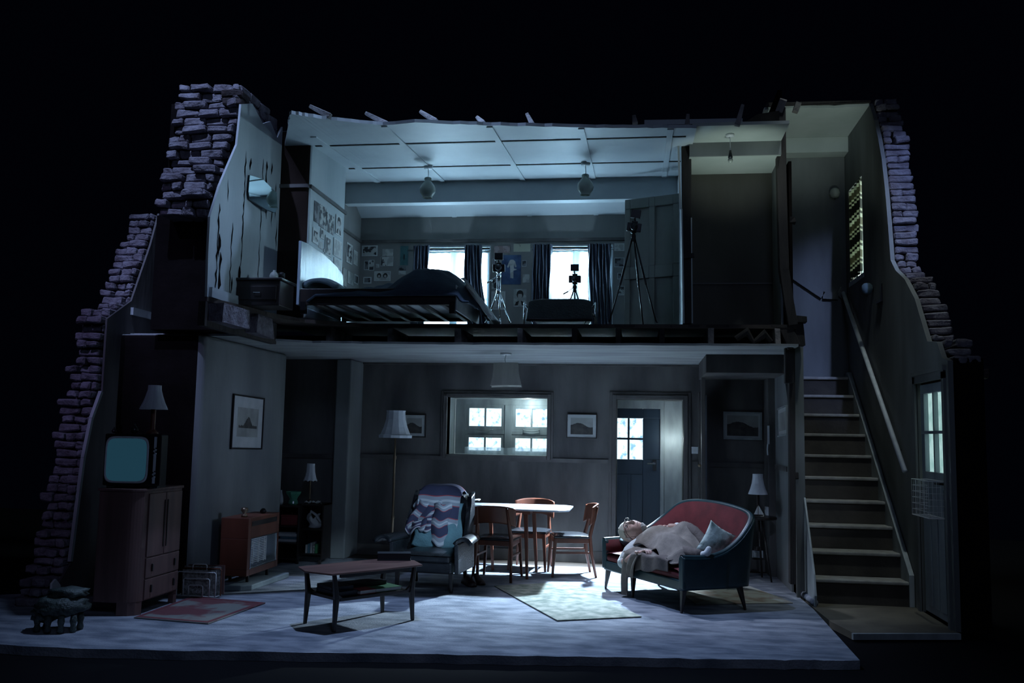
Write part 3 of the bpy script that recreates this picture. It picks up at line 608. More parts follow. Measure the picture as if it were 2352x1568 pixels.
# wall slab X 2.45..2.47 built in vertical strips so that it can have openings
bm = BM()
ys = sorted({*[a for a, b in rw], hw[0], hw[1], dw[0], dw[1], 10.05, 11.36})
def top(y): 
    for (a, b), (c, d) in zip(rw, rw[1:]):
        if a <= y <= c and c > a: return b+(d-b)*(y-a)/(c-a)
    return 5.10 if y > 10 else 2.12
for a, b in zip(ys, ys[1:]):
    ta, tb = top(a+1e-6), top(b-1e-6)
    lo = [(0, None)]
    if dw[0] <= a and b <= dw[1]: segs = [(dw[3], None)]
    elif hw[0] <= a and b <= hw[1]: segs = [(0, hw[2]), (hw[3], None)]
    else: segs = [(0, None)]
    for z0, z1 in segs:
        za, zb = (ta, tb) if z1 is None else (z1, z1)
        quadbox(bm, [V(2.45, a, z0), V(2.49, a, z0), V(2.49, b, z0), V(2.45, b, z0), V(2.45, a, za), V(2.49, a, za), V(2.49, b, zb), V(2.45, b, zb)])
struct('wall_right', bm, 'stairwall')
rp = [(z, y) for y, z in rw[1:]]
rp = sorted(rp)
bm = BM(); z = 2.1
while z < 5.08:
    y = lerp_prof(rp, z+.03); step = max(.0, lerp_prof(rp, z+.15)-y)
    wd = .23 if z > 3.2 else .20
    off = random.choice([0, .03, -.03, .05]) if z < 3.2 or z > 4.4 else random.choice([0, .01, -.01])
    xs_ = [2.50, 2.50+wd] if random.random() < .6 else [2.50, 2.50+wd*random.uniform(.4, .6), 2.50+wd]
    for a, b in zip(xs_, xs_[1:]): brick(bm, (a, y-.02+off+random.uniform(-.02, .02), z), (b-.008+random.uniform(-.02, .02), y+.3+step, z+(.066 if z > 3.2 else .058)))
    z += .076
struct('wall_right_bricks', bm, 'brick')
bm = BM(); prism(bm, [(2.49, y+.12, z) for z, y in rp]+[(2.49, 11.3, 5.0), (2.49, 11.3, 2.0)], (.20, 0, 0))
bm.free(); bm = BM()
for (a, b), (c, d) in zip(rp, rp[1:]):
    if c > a and c > 3.2: quadbox(bm, [V(2.50, b+.1, a), V(2.70, b+.1, a), V(2.70, 10.30, a), V(2.50, 10.30, a), V(2.50, d+.1, c), V(2.70, d+.1, c), V(2.70, 10.30, c), V(2.50, 10.30, c)])
quadbox(bm, [V(2.50, 8.2, 2.1), V(2.7, 8.2, 2.1), V(2.7, 10.2, 2.1), V(2.5, 10.2, 2.1), V(2.5, 9.5, 3.25), V(2.7, 9.5, 3.25), V(2.7, 10.2, 3.25), V(2.5, 10.2, 3.25)])
box(bm, (2.50, 7.76, 0), (2.72, 7.88, 2.14)); box(bm, (2.50, 8.7, 0), (2.7, 9.6, 2.1)); struct('wall_right_core', bm, 'unlit_dark')
bm = BM(); x = 2.49
for q in range(4): brick(bm, (2.49+.05*q, 7.78+.02*q, 2.08-.03*q), (2.62+.06*q, 8.1, 2.15-.03*q)); 
struct('wall_right_rubble', bm, 'brickdk')
# hall door in the right wall
bm = BM(); Y1_, Y2_ = 7.90, 8.60
wall_with_holes(bm, Y1_, Y2_, .02, 1.97, 2.475, 2.515, [(8.0, 8.24, 1.215, 1.54), (8.0, 8.24, 1.565, 1.89), (8.27, 8.51, 1.215, 1.54), (8.27, 8.51, 1.565, 1.89)], axis='y')
for a in (8.02, 8.20, 8.38): box(bm, (2.468, a, .08), (2.475, a+.12, 1.08))
d3 = struct('door_3', bm, 'doorhall', bevel=.005)
bm = BM(); box(bm, (2.49, 7.99, 1.2), (2.494, 8.52, 1.9)); ob('pane', bm, 'pane', d3)
bm = BM(); tube(bm, [(2.475, 7.97, 1.13), (2.43, 7.97, 1.13), (2.42, 8.06, 1.13)], .011, 8); box(bm, (2.463, 7.95, 1.06), (2.475, 7.99, 1.18)); ob('door_handle', bm, 'blackmetal', d3)
bm = BM(); box(bm, (2.43, 8.62, 0), (2.455, 8.68, 2.04)); box(bm, (2.43, 7.82, 0), (2.455, 7.88, 2.04)); box(bm, (2.43, 7.82, 1.985), (2.455, 8.68, 2.05)); box(bm, (2.42, 7.80, 2.05), (2.455, 8.70, 2.085)); struct('trim_31', bm, 'stairwall')
bm = BM(); box(bm, (2.535, 7.885, 1.1), (2.545, 8.78, 1.93)); struct('backdrop_hall', bm, 'glow_hall')
# stair window
bm = BM(); box(bm, (2.44, hw[0]-.02, hw[2]-.05), (2.50, hw[1]+.02, hw[2])); w2 = struct('window_2', bm, 'trimlight')
bm = BM(); box(bm, (2.56, 10.34, 3.1), (2.58, 11.5, 4.6)); struct('backdrop_stairs', bm, 'glow_st')
bm = BM(); wall_with_holes(bm, hw[0], hw[1], hw[2], hw[3], 2.50, 2.53, [(hw[0]+.04, 10.77, hw[2]+.04, hw[3]-.04), (10.81, hw[1]-.04, hw[2]+.04, hw[3]-.04)], axis='y'); ob('window_frame', bm, 'trimlight', w2)
bm = BM(); box(bm, (2.512, hw[0]+.03, hw[2]+.03), (2.516, hw[1]-.03, hw[3]-.03)); ob('pane', bm, 'pane', w2)
# staircase
M['tread'] = mat('worn_stair_carpet', (.15, .135, .105), (.10, .09, .07), .85, scale=7, bump=.25); M['riser'] = mat('stair_riser', (.035, .030, .024), (.06, .052, .04), .85, scale=4, bump=.2)
M['nose'] = mat('worn_nosing', (.36, .35, .31), (.24, .23, .20), .7, scale=9, bump=.2)
st = thing('staircase', 'steep enclosed staircase with worn pale nosings climbing on the right', 'staircase')
for n in range(1, 13):
    if n > 10: break
    y = Y0+going*(n-1); z = rise*n
    bm = BM(); box(bm, (SX0, y, z-rise), (SX1, y+.03, z-.03)); box(bm, (SX0, y+.03, z-.5 if n > 2 else 0), (SX1, min(y+going+.02, 11.27), z-.031)); ob('riser', bm, 'riser', st)
    bm = BM(); box(bm, (SX0, y-.025, z-.032), (SX1, y+.05, z)); box(bm, (SX0, y+.05, z-.03), (SX1, min(y+going+.01, 11.27), z-.004)); t = ob('tread', bm, 'nose', st, bevel=.010, seg=3)
# winder steps turning left above
zt = rise*10
bm = BM(); prism(bm, [(1.57, 11.1, zt), (1.57, 11.27, zt), (2.40, 11.27, zt), (2.40, 11.09, zt)], (0, 0, .004)); 
prism(bm, [(1.57, 11.08, zt+rise-.03), (1.73, 11.20, zt+rise-.03), (1.73, 11.27, zt+rise-.03), (1.57, 11.27, zt+rise-.03)], (0, 0, .03)); ob('winder', bm, 'nose', st, bevel=.006)
bm = BM(); prism(bm, [(1.57, 11.10, zt), (1.73, 11.22, zt), (1.73, 11.27, zt), (1.57, 11.27, zt)], (0, 0, rise-.03)); ob('winder_riser', bm, 'riser', st)
bm = BM()
prism(bm, [(2.40, Y0-.02, 0), (2.40, Y0-.02, rise+.06), (2.40, Y0+going*9+.02, rise*10+.06), (2.40, 11.27, rise*10+.06), (2.40, 11.27, rise*8), (2.40, Y0+.4, 0)], (.045, 0, 0)); ob('stringer', bm, 'trimlight', st, bevel=.004)
bm = BM(); prism(bm, [(1.545, 8.62, 0), (1.545, 8.60, .10), (1.545, 8.66, .28), (1.545, 8.80, .50), (1.545, 8.95, .72), (1.545, 9.095, .93), (1.545, 9.095, 0)], (.018, 0, 0)); ob('side_cheek', bm, 'trimlight', st, bevel=.003)
# landing shelf rail and banister
hr = thing('handrail', 'long worn handrail climbing the right-hand stair wall', 'handrail')
a, b = V(2.40, 8.86, 1.20), V(2.40, 11.25, 3.22)
bm = BM(); tube(bm, [a, b], .024, 10); ob('rail', bm, 'white', hr, smooth=True)
for t in (.12, .5, .88):
    p = a.lerp(b, t); bm = BM(); tube(bm, [p-V(0, 0, .02), p+V(.02, 0, -.05), p+V(.05, 0, -.05)], .008, 6); ob('bracket', bm, 'blackmetal', hr)
bm = BM(); P = [py(1812, 626, 11.27), py(1890, 678, 11.27), py(1925, 680, 11.27), py(1938, 664, 11.27)]
for p, q in zip(P, P[1:]): beam(bm, p, q, .03, .085)
struct('trim_32', bm, 'stairwall')

# ================================================================== UPSTAIRS
# daylight screens outside the bedroom windows, window frames, nets, curtains
for i, (x0, x1, z0, z1) in enumerate(U):
    bm = BM(); box(bm, (x0-.25, YB+.45, z0-.3), (x1+.25, YB+.47, z1+.25)); struct('backdrop_bedroom', bm, 'glow_up')
    bm = BM(); Y = YB+.12; f = .045; xm = (x0+x1)/2
    box(bm, (x0, YB-.012, z1), (x1, YB+.14, z1+.02)); box(bm, (x0-.015, YB-.012, z0), (x0, YB+.12, z1+.02)); box(bm, (x1, YB-.012, z0), (x1+.015, YB+.12, z1+.02)); box(bm, (x0-.02, YB-.04, z0-.03), (x1+.02, YB+.13, z0))
    wo = struct('window_%d' % (i+3), bm, 'white')
    bm = BM()
    for a, b in ((x0, xm), (xm, x1)):
        box(bm, (a, Y, z0), (a+f, Y+.04, z1)); box(bm, (b-f, Y, z0), (b, Y+.04, z1)); box(bm, (a+f, Y, z0), (b-f, Y+.04, z0+f)); box(bm, (a+f, Y, z1-f), (b-f, Y+.04, z1)); box(bm, (a+f, Y+.01, z0+.40), (b-f, Y+.03, z0+.43))
    ob('window_frame', bm, 'trimlight', wo)
    bm = BM(); box(bm, (x0+.01, Y+.018, z0+.01), (x1-.01, Y+.021, z1-.01)); ob('pane', bm, 'pane', wo)
    bm = BM(); sheet(bm, lambda u, v: (x0+.01+(x1-x0-.02)*u, YB+.05+.014*math.sin(u*60+math.sin(v*3))*(.6+.4*v)+(.02*math.sin(u*9)), z0+.12+(z1-z0-.17)*v), 90, 6)
    tag(ob('net_curtain', bm, 'net', smooth=True), ['sheer white net curtain glowing in the left bedroom window', 'sheer white net curtain glowing in the right bedroom window'][i], 'net curtain')
    bm = BM(); tube(bm, [(x0-.10, YB-.03, z1-.035), (x1+.02, YB-.03, z1-.035)], .012, 10); o = ob('curtain_rail', bm, 'chrome', smooth=True)
    tag(o, ['pale metal curtain rail over the left bedroom window', 'pale metal curtain rail over the right bedroom window'][i], 'curtain rail')
def curtain(xt0, xt1, xb0, xb1, label, folds, mid=None, ph=0):
    """pleated drape; pixel columns at top and bottom on the window wall"""
    a0, a1 = py(xt0, 575, YB-.07).x, py(xt1, 575, YB-.07).x; b0, b1 = py(xb0, 735, YB-.07).x, py(xb1, 735, YB-.07).x
    bm = BM()
    def f(u, v):
        e = v**1.6 if mid is None else v**mid
        x0 = a0+(b0-a0)*e; x1 = a1+(b1-a1)*e; g = math.sin(u*folds*2*PI+ph+.8*math.sin(v*4+u*3))
        x = x0+(x1-x0)*u+.006*math.sin(v*11+u*20)
        return (x, YB-.085+.030*g*(1-.3*math.exp(-v*14))+.008*math.sin(v*17+u*31), 3.775-(3.775-2.56)*v)
    sheet(bm, f, int(folds*18), 26)
    return tag(ob('curtain', bm, 'curtain', smooth=True, solid=.004), label, 'curtain')
curtain(950, 986, 940, 974, 'short navy drape at the left edge of the left bedroom window', 5)
curtain(1066, 1106, 1078, 1133, 'navy drape flaring at its foot, right side of the left bedroom window', 6, 2.2, 1)
curtain(1224, 1268, 1218, 1262, 'navy drape at the left side of the right bedroom window', 6, None, 2)
curtain(1350, 1402, 1356, 1408, 'wide navy drape at the right side of the right bedroom window', 7, None, .5)

# posters and cuttings
def pmat(n, a, b, sc, c=(.46, .54)):
    M[n] = mat(n, a, b, .7, scale=sc, contrast=c, detail=3)
pmat('ph_bw', (.03, .03, .035), (.42, .42, .40), 17); pmat('ph_light', (.30, .30, .29), (.44, .44, .42), 14); pmat('ph_dark', (.02, .02, .025), (.16, .16, .17), 12)
pmat('ph_blue', (.012, .035, .10), (.05, .10, .20), 6, (.40, .60)); pmat('ph_teal', (.05, .14, .15), (.07, .18, .18), 8); pmat('ph_red', (.30, .04, .07), (.45, .22, .22), 16); pmat('ph_pink', (.24, .17, .17), (.34, .27, .26), 18)
pmat('ph_cream', (.40, .40, .31), (.20, .20, .17), 16, (.60, .66)); M['ph_white'] = mat('photo_white', (.52, .53, .52), (.44, .45, .44), .7, scale=9); M['hairdark'] = mat('printed_black', (.015, .014, .014), rough=.7); M['face_print'] = mat('printed_grey', (.36, .33, .31), rough=.7)
POST = 'cuttings and photographs pinned on the bedroom walls'
def poster(kind, wall, x0, x1, y0, y1, img, label, border=.06, fig=None, depth=.004):
    """thin sheet on a wall plane: wall 'b' (back) or an x value for a side wall"""
    if wall == 'b':
        p0, p1 = py(x0, y0, YB), py(x1, y1, YB); w_, h_ = p1.x-p0.x, p0.z-p1.z; org = V(p0.x, YB, p1.z); ux = V(1, 0, 0); nn = V(0, -1, 0)
    else:
        p0, p1, p2 = px(x0, y0, wall), px(x0, y1, wall), px(x1, (y0+y1)/2, wall); w_, h_ = p2.y-p0.y, p0.z-p1.z; org = V(wall, p0.y, p1.z); ux = V(0, 1, 0); nn = V(1, 0, 0)
    uz = V(0, 0, 1); T = lambda a, b, c=0.: org+ux*(a*w_)+uz*(b*h_)+nn*(.002+c)
    def slab(a, b, c, d, e0, e1): bm = BM(); quadbox(bm, [T(a, b, e0), T(c, b, e0), T(c, b, e1), T(a, b, e1), T(a, d, e0), T(c, d, e0), T(c, d, e1), T(a, d, e1)]); return bm
    bw = border; bh = border*w_/h_
    root = ob(kind, slab(0, 0, 1, 1, 0, depth), 'ph_white' if border else img); tag(root, label, 'picture' if kind != 'poster' else 'poster', POST)
    if border: ob('print', slab(bw, bh, 1-bw, 1-bh, depth, depth+.0008), img, root)
    if fig:
        bm = BM(); e = depth+.0012
        def el(cx, cz, rx, rz, n=14, off=0.): bm.faces.new([bm.verts.new(T(cx+rx*math.cos(2*PI*k/n), cz+rz*math.sin(2*PI*k/n), e+off)) for k in range(n)])
        if fig == 'portrait':
            el(.5, .70, .27, .24); ob('printed_hair', bm, 'hairdark', root); bm = BM(); el(.5, .60, .17, .17, 14, .0004); bm.faces.new([bm.verts.new(T(a, b, e+.0003)) for a, b in ((.14, .08), (.86, .08), (.78, .30), (.5, .40), (.22, .30))]); ob('printed_face', bm, 'face_print', root)
            bm = BM(); el(.5, .80, .22, .08, 14, .0008); ob('printed_fringe', bm, 'hairdark', root); bm = BM(); bm.faces.new([bm.verts.new(T(a, b, e+.0008)) for a, b in ((.10, .06), (.34, .06), (.44, .34), (.2, .26))]); ob('printed_lapel', bm, 'hairdark', root); bm = BM(); bm.faces.new([bm.verts.new(T(a, b, e+.0008)) for a, b in ((.90, .06), (.66, .06), (.56, .34), (.8, .26))]); ob('printed_lapel', bm, 'hairdark', root)
        elif fig == 'two':
            el(.3, .55, .13, .26); el(.68, .55, .14, .26); ob('printed_hair', bm, 'hairdark', root); bm = BM(); el(.3, .48, .07, .15, 12, .0005); el(.68, .48, .075, .15, 12, .0005); ob('printed_face', bm, 'face_print', root)
        elif fig == 'blue':
            bm.faces.new([bm.verts.new(T(a, b, e)) for a, b in ((.40, .80), (.46, .84), (.60, .84), (.70, .78), (.78, .60), (.70, .58), (.64, .68), (.64, .54), (.78, .52), (.76, .49), (.62, .47), (.62, .20), (.46, .22), (.44, .52), (.42, .66), (.34, .56), (.28, .60))])
            ob('printed_figure', bm, 'ph_light', root)
        elif fig == 'small':
            el(.5, .42, .08, .16); ob('printed_figure', bm, 'hairdark', root)
    else: bm = None
    return root
b = 'b'
for a in [
 ('poster', b, 832, 867, 564, 588, 'ph_bw', 'black and white group photo at the top left of the back wall', .07),
 ('poster', b, 879, 903, 572, 588, 'ph_light', 'pale blank sheet pinned above two pages on the back wall', 0),
 ('photograph', b, 875, 888, 590, 611, 'ph_bw', 'magazine page with a dark figure, left of a matching pair', .05),
 ('photograph', b, 889, 903, 589, 611, 'ph_light', 'pale magazine page, right of a matching pair below the blank sheet', .05),
 ('poster', b, 920, 937, 565, 609, 'ph_teal', 'tall teal poster left of the left bedroom window', 0, 'small'),
 ('photograph', b, 837, 847, 599, 620, 'ph_dark', 'small dark portrait with white border near the bedroom corner', .12),
 ('photograph', b, 848, 859, 597, 621, 'ph_bw', 'narrow strip of small photos beside the dark portrait', .1),
 ('photograph', b, 916, 932, 611, 621, 'ph_dark', 'dark wide snapshot under the teal poster', 0),
 ('photograph', b, 916, 932, 622, 630, 'ph_light', 'pale note directly under the dark snapshot by the window', 0),
 ('poster', b, 860, 897, 623, 645, 'ph_light', 'wide pale poster with two dark-haired heads above the bed', .04, 'two'),
 ('photograph', b, 835, 853, 636, 651, 'ph_dark', 'framed wide snapshot low in the bedroom corner', .13),
 ('photograph', b, 924, 933, 634, 646, 'ph_red', 'small red and white card just left of the left drape', 0),
 ('photograph', b, 864, 871, 606, 615, 'ph_light', 'tiny pale note between the photo strip and the magazine pages', 0),
 ('poster', b, 1135, 1171, 565, 581, 'ph_pink', 'faded pink poster high between the bedroom windows', 0),
 ('poster', b, 1180, 1218, 560, 578, 'ph_cream', 'wide cream sheet with small black marks between the windows', 0),
 ('poster', b, 1153, 1196, 586, 653, 'ph_blue', 'large dark blue poster of a pale standing figure between the windows', 0, 'blue'),
 ('photograph', b, 1199, 1209, 598, 612, 'ph_dark', 'tiny black photo just right of the large blue poster', .08),
 ('photograph', b, 1131, 1141, 594, 612, 'ph_dark', 'dark oval-faced photo at the left edge of the blue poster', .08),
 ('photograph', b, 1201, 1216, 630, 649, 'ph_light', 'pale square note below the tiny black photo', 0),
 ('photograph', b, 1130, 1141, 640, 663, 'ph_bw', 'small two-part photo beside the silver tripod head', .08),
 ('poster', b, 1180, 1209, 664, 704, 'ph_light', 'black and white portrait of a dark-fringed person in a suit', 0, 'portrait'),
 ('poster', b, 1129, 1160, 669, 711, 'ph_light', 'pale framed print with a small dark figure behind the silver tripod', .09, 'small'),
 ('photograph', b, 1411, 1434, 559, 576, 'ph_light', 'pale sheet, topmost of the column left of the bedroom door', .04),
 ('photograph', b, 1411, 1434, 592, 613, 'ph_dark', 'grey photo, second down in the column left of the bedroom door', .05),
 ('photograph', b, 1418, 1428, 627, 641, 'ph_dark', 'little dark photo, third down in the column left of the bedroom door', .1),
 ('photograph', b, 1419, 1434, 657, 678, 'ph_bw', 'black and white photo of a face, lowest left of the bedroom door', .07),
 ('photograph', -3.48, 796, 809, 555, 602, 'ph_bw', 'tall pair of contact photos on the side wall near the corner', .09),
 ('photograph', -3.48, 812, 821, 573, 606, 'ph_light', 'pale folded letter on the side wall nearest the corner', .08),
 ('poster', -3.48, 787, 796, 614, 655, 'ph_light', 'pale drawing on the side wall just behind the headboard', 0),
 ('photograph', -3.48, 798, 811, 621, 650, 'ph_light', 'hatched grey drawing on the side wall above the little lamp', 0),
 ('photograph', -3.48, 813, 822, 628, 650, 'ph_dark', 'small dark portrait on the side wall, low by the corner', .1),
 ('poster', -3.2, 722, 733, 460, 508, 'ph_dark', 'dark tall poster at the upper left of the chimney breast', 0),
 ('poster', -3.2, 734, 748, 468, 520, 'ph_bw', 'streaky black and white poster beside the dark tall one', 0),
 ('poster', -3.2, 749, 766, 486, 530, 'ph_bw', 'blotchy monochrome poster in the middle of the top row', 0),
 ('poster', -3.2, 771, 784, 491, 537, 'ph_light', 'portrait of a long-haired face at the right end of the top row', .06, 'portrait'),
 ('photograph', -3.2, 718, 731, 521, 556, 'ph_bw', 'white-framed print, leftmost of the second row', .16),
 ('photograph', -3.2, 736, 744, 523, 546, 'ph_bw', 'small white-bordered snapshot, second of the second row', .14),
 ('photograph', -3.2, 731, 740, 551, 568, 'ph_light', 'small pale card hanging above the headboard', .05),
 ('poster', -3.2, 747, 760, 539, 584, 'ph_bw', 'tall ornate black and white poster above the headboard', .1),
 ('poster', -3.2, 766, 784, 545, 586, 'ph_light', 'large smooth grey poster at the right end above the headboard', .03),
 ('photograph', -3.2, 766, 784, 590, 612, 'ph_light', 'pale sheet directly beneath the smooth grey poster', .03),
 ('photograph', -3.2, 742, 747, 570, 578, 'ph_white', 'tiny white slip beside the tall ornate poster', 0)]:
    poster(*a)

# bed
HB = thing('bed', 'unmade bed with glossy headboard overhanging the broken bedroom floor', 'bed', (-3.15, 8.66, 2.60))
bm = BM(); pr = [(-.62, .0), (-.62, .60), (-.4, .615), (0, .60), (.38, .555), (.60, .50), (.625, .44), (.625, .0)]
prism(bm, [(0.012, y, z+.02) for y, z in pr], (.028, 0, 0)); part_label(ob('headboard', bm, 'headboard', HB, bevel=.006), 'glossy pale blue headboard')
bm = BM(); box(bm, (.05, -.62, .02), (1.50, -.58, .17)); box(bm, (.05, .58, .02), (1.50, .62, .17)); box(bm, (1.46, -.58, .0), (1.50, .58, .17)); ob('bed_frame', bm, 'darkwood', HB, bevel=.004)
for k in range(7):
    bm = BM(); x = .16+.20*k; box(bm, (x, -.58, .02), (x+.045, .58, .045)); ob('slat', bm, 'darkwood', HB)
for y in (-.60, .60):
    for x in (.08, 1.48):
        bm = BM(); box(bm, (x-.025, y-.025, -.06), (x+.025, y+.025, .05)); ob('leg', bm, 'blackmetal', HB)
bm = BM(); box(bm, (.06, -.60, .055), (1.47, .60, .17)); ob('mattress', bm, 'sheet', HB, bevel=.03, seg=3)
for k in range(4): pass
bm = BM(); prism(bm, [(1.505, -.62, .20), (1.505, -.60, -.03), (1.505, .58, -.02), (1.505, .58, .15)], (.012, 0, 0)); ob('footboard', bm, 'sheet', HB, bevel=.004)
# duvet: a heaped cover lying on the bed
def duv(u, v):
    x = -3.02+1.50*u; y = 8.02+1.28*v
    hump = .30*math.exp(-((u-.66)/.15)**2)*math.exp(-((v-.35)/.40)**2)+.20*math.exp(-((u-.40)/.16)**2)*math.exp(-((v-.62)/.25)**2)+.17*math.exp(-((u-.86)/.12)**2)*math.exp(-((v-.35)/.4)**2)
    z = 2.75+hump*.78+.05*noise.noise(V(x*4, y*4, 1))+.022*noise.noise(V(x*11, y*9, 5))+.03*math.sin(v*PI)
    if v < .12: z = 2.70+(z-2.70)*(v/.12)**.6
    if u > .93: z -= (u-.93)*2.2; 
    if u < .05: z -= (.05-u)*1.2
    return (x, y+(0.0 if v > .08 else -.02), max(z, 2.64))
bm = BM(); sheet(bm, duv, 60, 44); tag(ob('duvet', bm, 'duvet', smooth=True, solid=.02), 'rumpled navy duvet heaped on the bed upstairs', 'duvet')
def tail(u, v):
    x = -1.60+.20*v+.02*math.sin(u*14); y = 8.05+.95*u+.35*v; z = 2.86-.12*u-.25*v**1.2+.018*math.sin(u*26+v*3)
    return (x+.03*u, y, max(z, 2.575))
bm = BM(); sheet(bm, tail, 40, 18); tag(ob('bed_sheet', bm, 'sheet', smooth=True, solid=.012), 'pale crumpled sheet sliding off the foot of the bed', 'sheet')
bm = BM(); sheet(bm, lambda u, v: (-2.62+.62*u, 9.02+.30*v, 2.88+.11*math.sin(PI*u)*math.sin(PI*v)**.5+.02*noise.noise(V(u*6, v*6, 3))+.03*math.sin(u*9)), 24, 14); tag(ob('blanket', bm, 'grcush', smooth=True, solid=.03), 'grey-green blanket bunched at the far side of the bed', 'blanket')
bm = BM(); sheet(bm, lambda u, v: (-2.36+.34*u, 9.20+.14*v, 2.98+.07*math.sin(PI*u)**.6*math.sin(PI*v)**.5), 18, 10); tag(ob('pillow', bm, 'sheet', smooth=True, solid=.04), 'pale pillow end showing over the grey blanket', 'pillow')
bm = BM(); sheet(bm, lambda u, v: (-3.10+.34*u, 8.10+.62*v, 2.80+.13*math.sin(PI*min(1, u*1.15))**.6*(.55+.45*math.sin(PI*v))*(1-.55*u)), 20, 20); tag(ob('pillow', bm, 'grcush', smooth=True, solid=.04), 'dark grey pillow slumped against the glossy headboard', 'pillow')
# bedside cabinet, little jar, little lamp
bc = thing('bedside_cabinet', 'near-black bedside cabinet at the torn edge of the bedroom floor', 'bedside cabinet', (-3.30, 7.72, 2.545))
bm = BM(); box(bm, (-.20, -.16, 0), (.20, .16, .22)); ob('body', bm, 'darkwood', bc, bevel=.006)
bm = BM(); box(bm, (-.22, -.18, .22), (.22, .18, .245)); ob('top', bm, 'darkwood', bc, bevel=.008)
bm = BM(); box(bm, (-.17, -.172, .05), (.17, -.16, .17)); d_ = ob('drawer', bm, 'darkwood', bc, bevel=.003)
bm = BM(); tube(bm, [(-.03, -.175, .11), (-.03, -.19, .11), (.03, -.19, .11), (.03, -.175, .11)], .005, 6); ob('handle', bm, 'chrome', d_)
bm = BM(); lathe(bm, [(.02, 0), (.038, .02), (.042, .045), (.03, .075), (.012, .09), (.014, .10)], (-3.24, 7.75, 2.79), 18); tag(ob('glass_jar', bm, 'milk', smooth=True), 'small round glass jar catching the light on the bedside cabinet', 'jar')
bm = BM(); lathe(bm, [(.012, 0), (.028, .01), (.028, .05), (.01, .06)], (-3.12, 7.63, 2.79), 14); tag(ob('glass_pot', bm, 'blackmetal', smooth=True), 'tiny dark shiny pot at the right end of the bedside cabinet', 'pot')
def table_lamp(name, label, loc, H, r_top, r_bot, hs, pr, mshade='shade', mpole='darkwood', group=None, pan=8, scal=0., base_r=.05):
    t = thing(name, label, 'lamp', loc, 0, group)
    bm = BM(); lathe(bm, [(base_r, 0), (base_r, .012), (base_r*.6, .025), (pr, .04), (pr, H-hs*.5)], seg=16); ob('base', bm, mpole, t, smooth=True, bevel=.002)
    bm = BM()
    prof = [(r_bot, H-hs), (r_bot*.97, H-hs+.012), (r_bot*.78, H-hs*.72), (r_bot*.60+r_top*.06, H-hs*.48), (r_top*1.04, H-hs*.2), (r_top, H)]
    wob = (lambda a, z: 1+.035*abs(math.cos(a*pan/2))-(.0)) if pan else None
    lathe(bm, prof, seg=48, cap0=False, cap1=False, wob=wob)
    for v in bm.verts:
        if abs(v.co.z-(H-hs)) < 1e-5: v.co.z += scal*abs(math.sin(math.atan2(v.co.y, v.co.x)*pan/2))
    ob('lamp_shade', bm, mshade, t, smooth=False, solid=.004)
    bm = BM(); lathe(bm, [(.012, 0), (.026, .03), (.02, .055), (.004, .065)], (0, 0, H-hs*.55), 12); ob('bulb', bm, 'milk', t, smooth=True)
    return t
table_lamp('table_lamp', 'small beige-shaded lamp behind the bed beside the photo wall', (py(800, 668, 9.75).x, 9.75, 2.55), .37, .06, .085, .13, .012)
bs = thing('wooden_box', 'small dark red-brown box leaning behind the headboard', 'box', (-3.13, 9.42, 2.545)); bm = BM(); box(bm, (-.05, -.04, 0), (.05, .06, .42)); ob('box_body', bm, 'redwood', bs, bevel=.004)
bm = BM(); box(bm, (-.052, -.042, .42), (.052, .062, .43)); ob('box_lid', bm, 'redwood', bs, bevel=.003)

# pendant lamps with milky glass
def glass_pendant(x, y, Y, label):
    p = py(x, y, Y); zc = ceil_z(Y)-.02; t = thing('pendant_lamp', label, 'ceiling lamp', (p.x, Y, zc), 0, 'milky glass pendants in the bedroom')
    bm = BM(); lathe(bm, [(.045, -.03), (.05, -.015), (.05, 0)], seg=20); ob('ceiling_rose', bm, 'plastic', t, smooth=True)
    bm = BM(); tube(bm, [(0, 0, -.03), (.004, 0, -.13)], .004, 6); ob('cord', bm, 'plastic', t)
    bm = BM(); prof = [(.030, -.13), (.036, -.135), (.038, -.15), (.030, -.165), (.050, -.19), (.076, -.225), (.086, -.262), (.080, -.295), (.060, -.322), (.050, -.335), (.050, -.352)]
    lathe(bm, prof, seg=28, cap1=False); ob('glass_shade', bm, 'milk', t, smooth=True, solid=.004)
    return t
glass_pendant(984, 380, 9.46, 'round milky glass pendant, left of the bedroom pair'); glass_pendant(1345, 372, 9.46, 'round milky glass pendant, right of the bedroom pair')
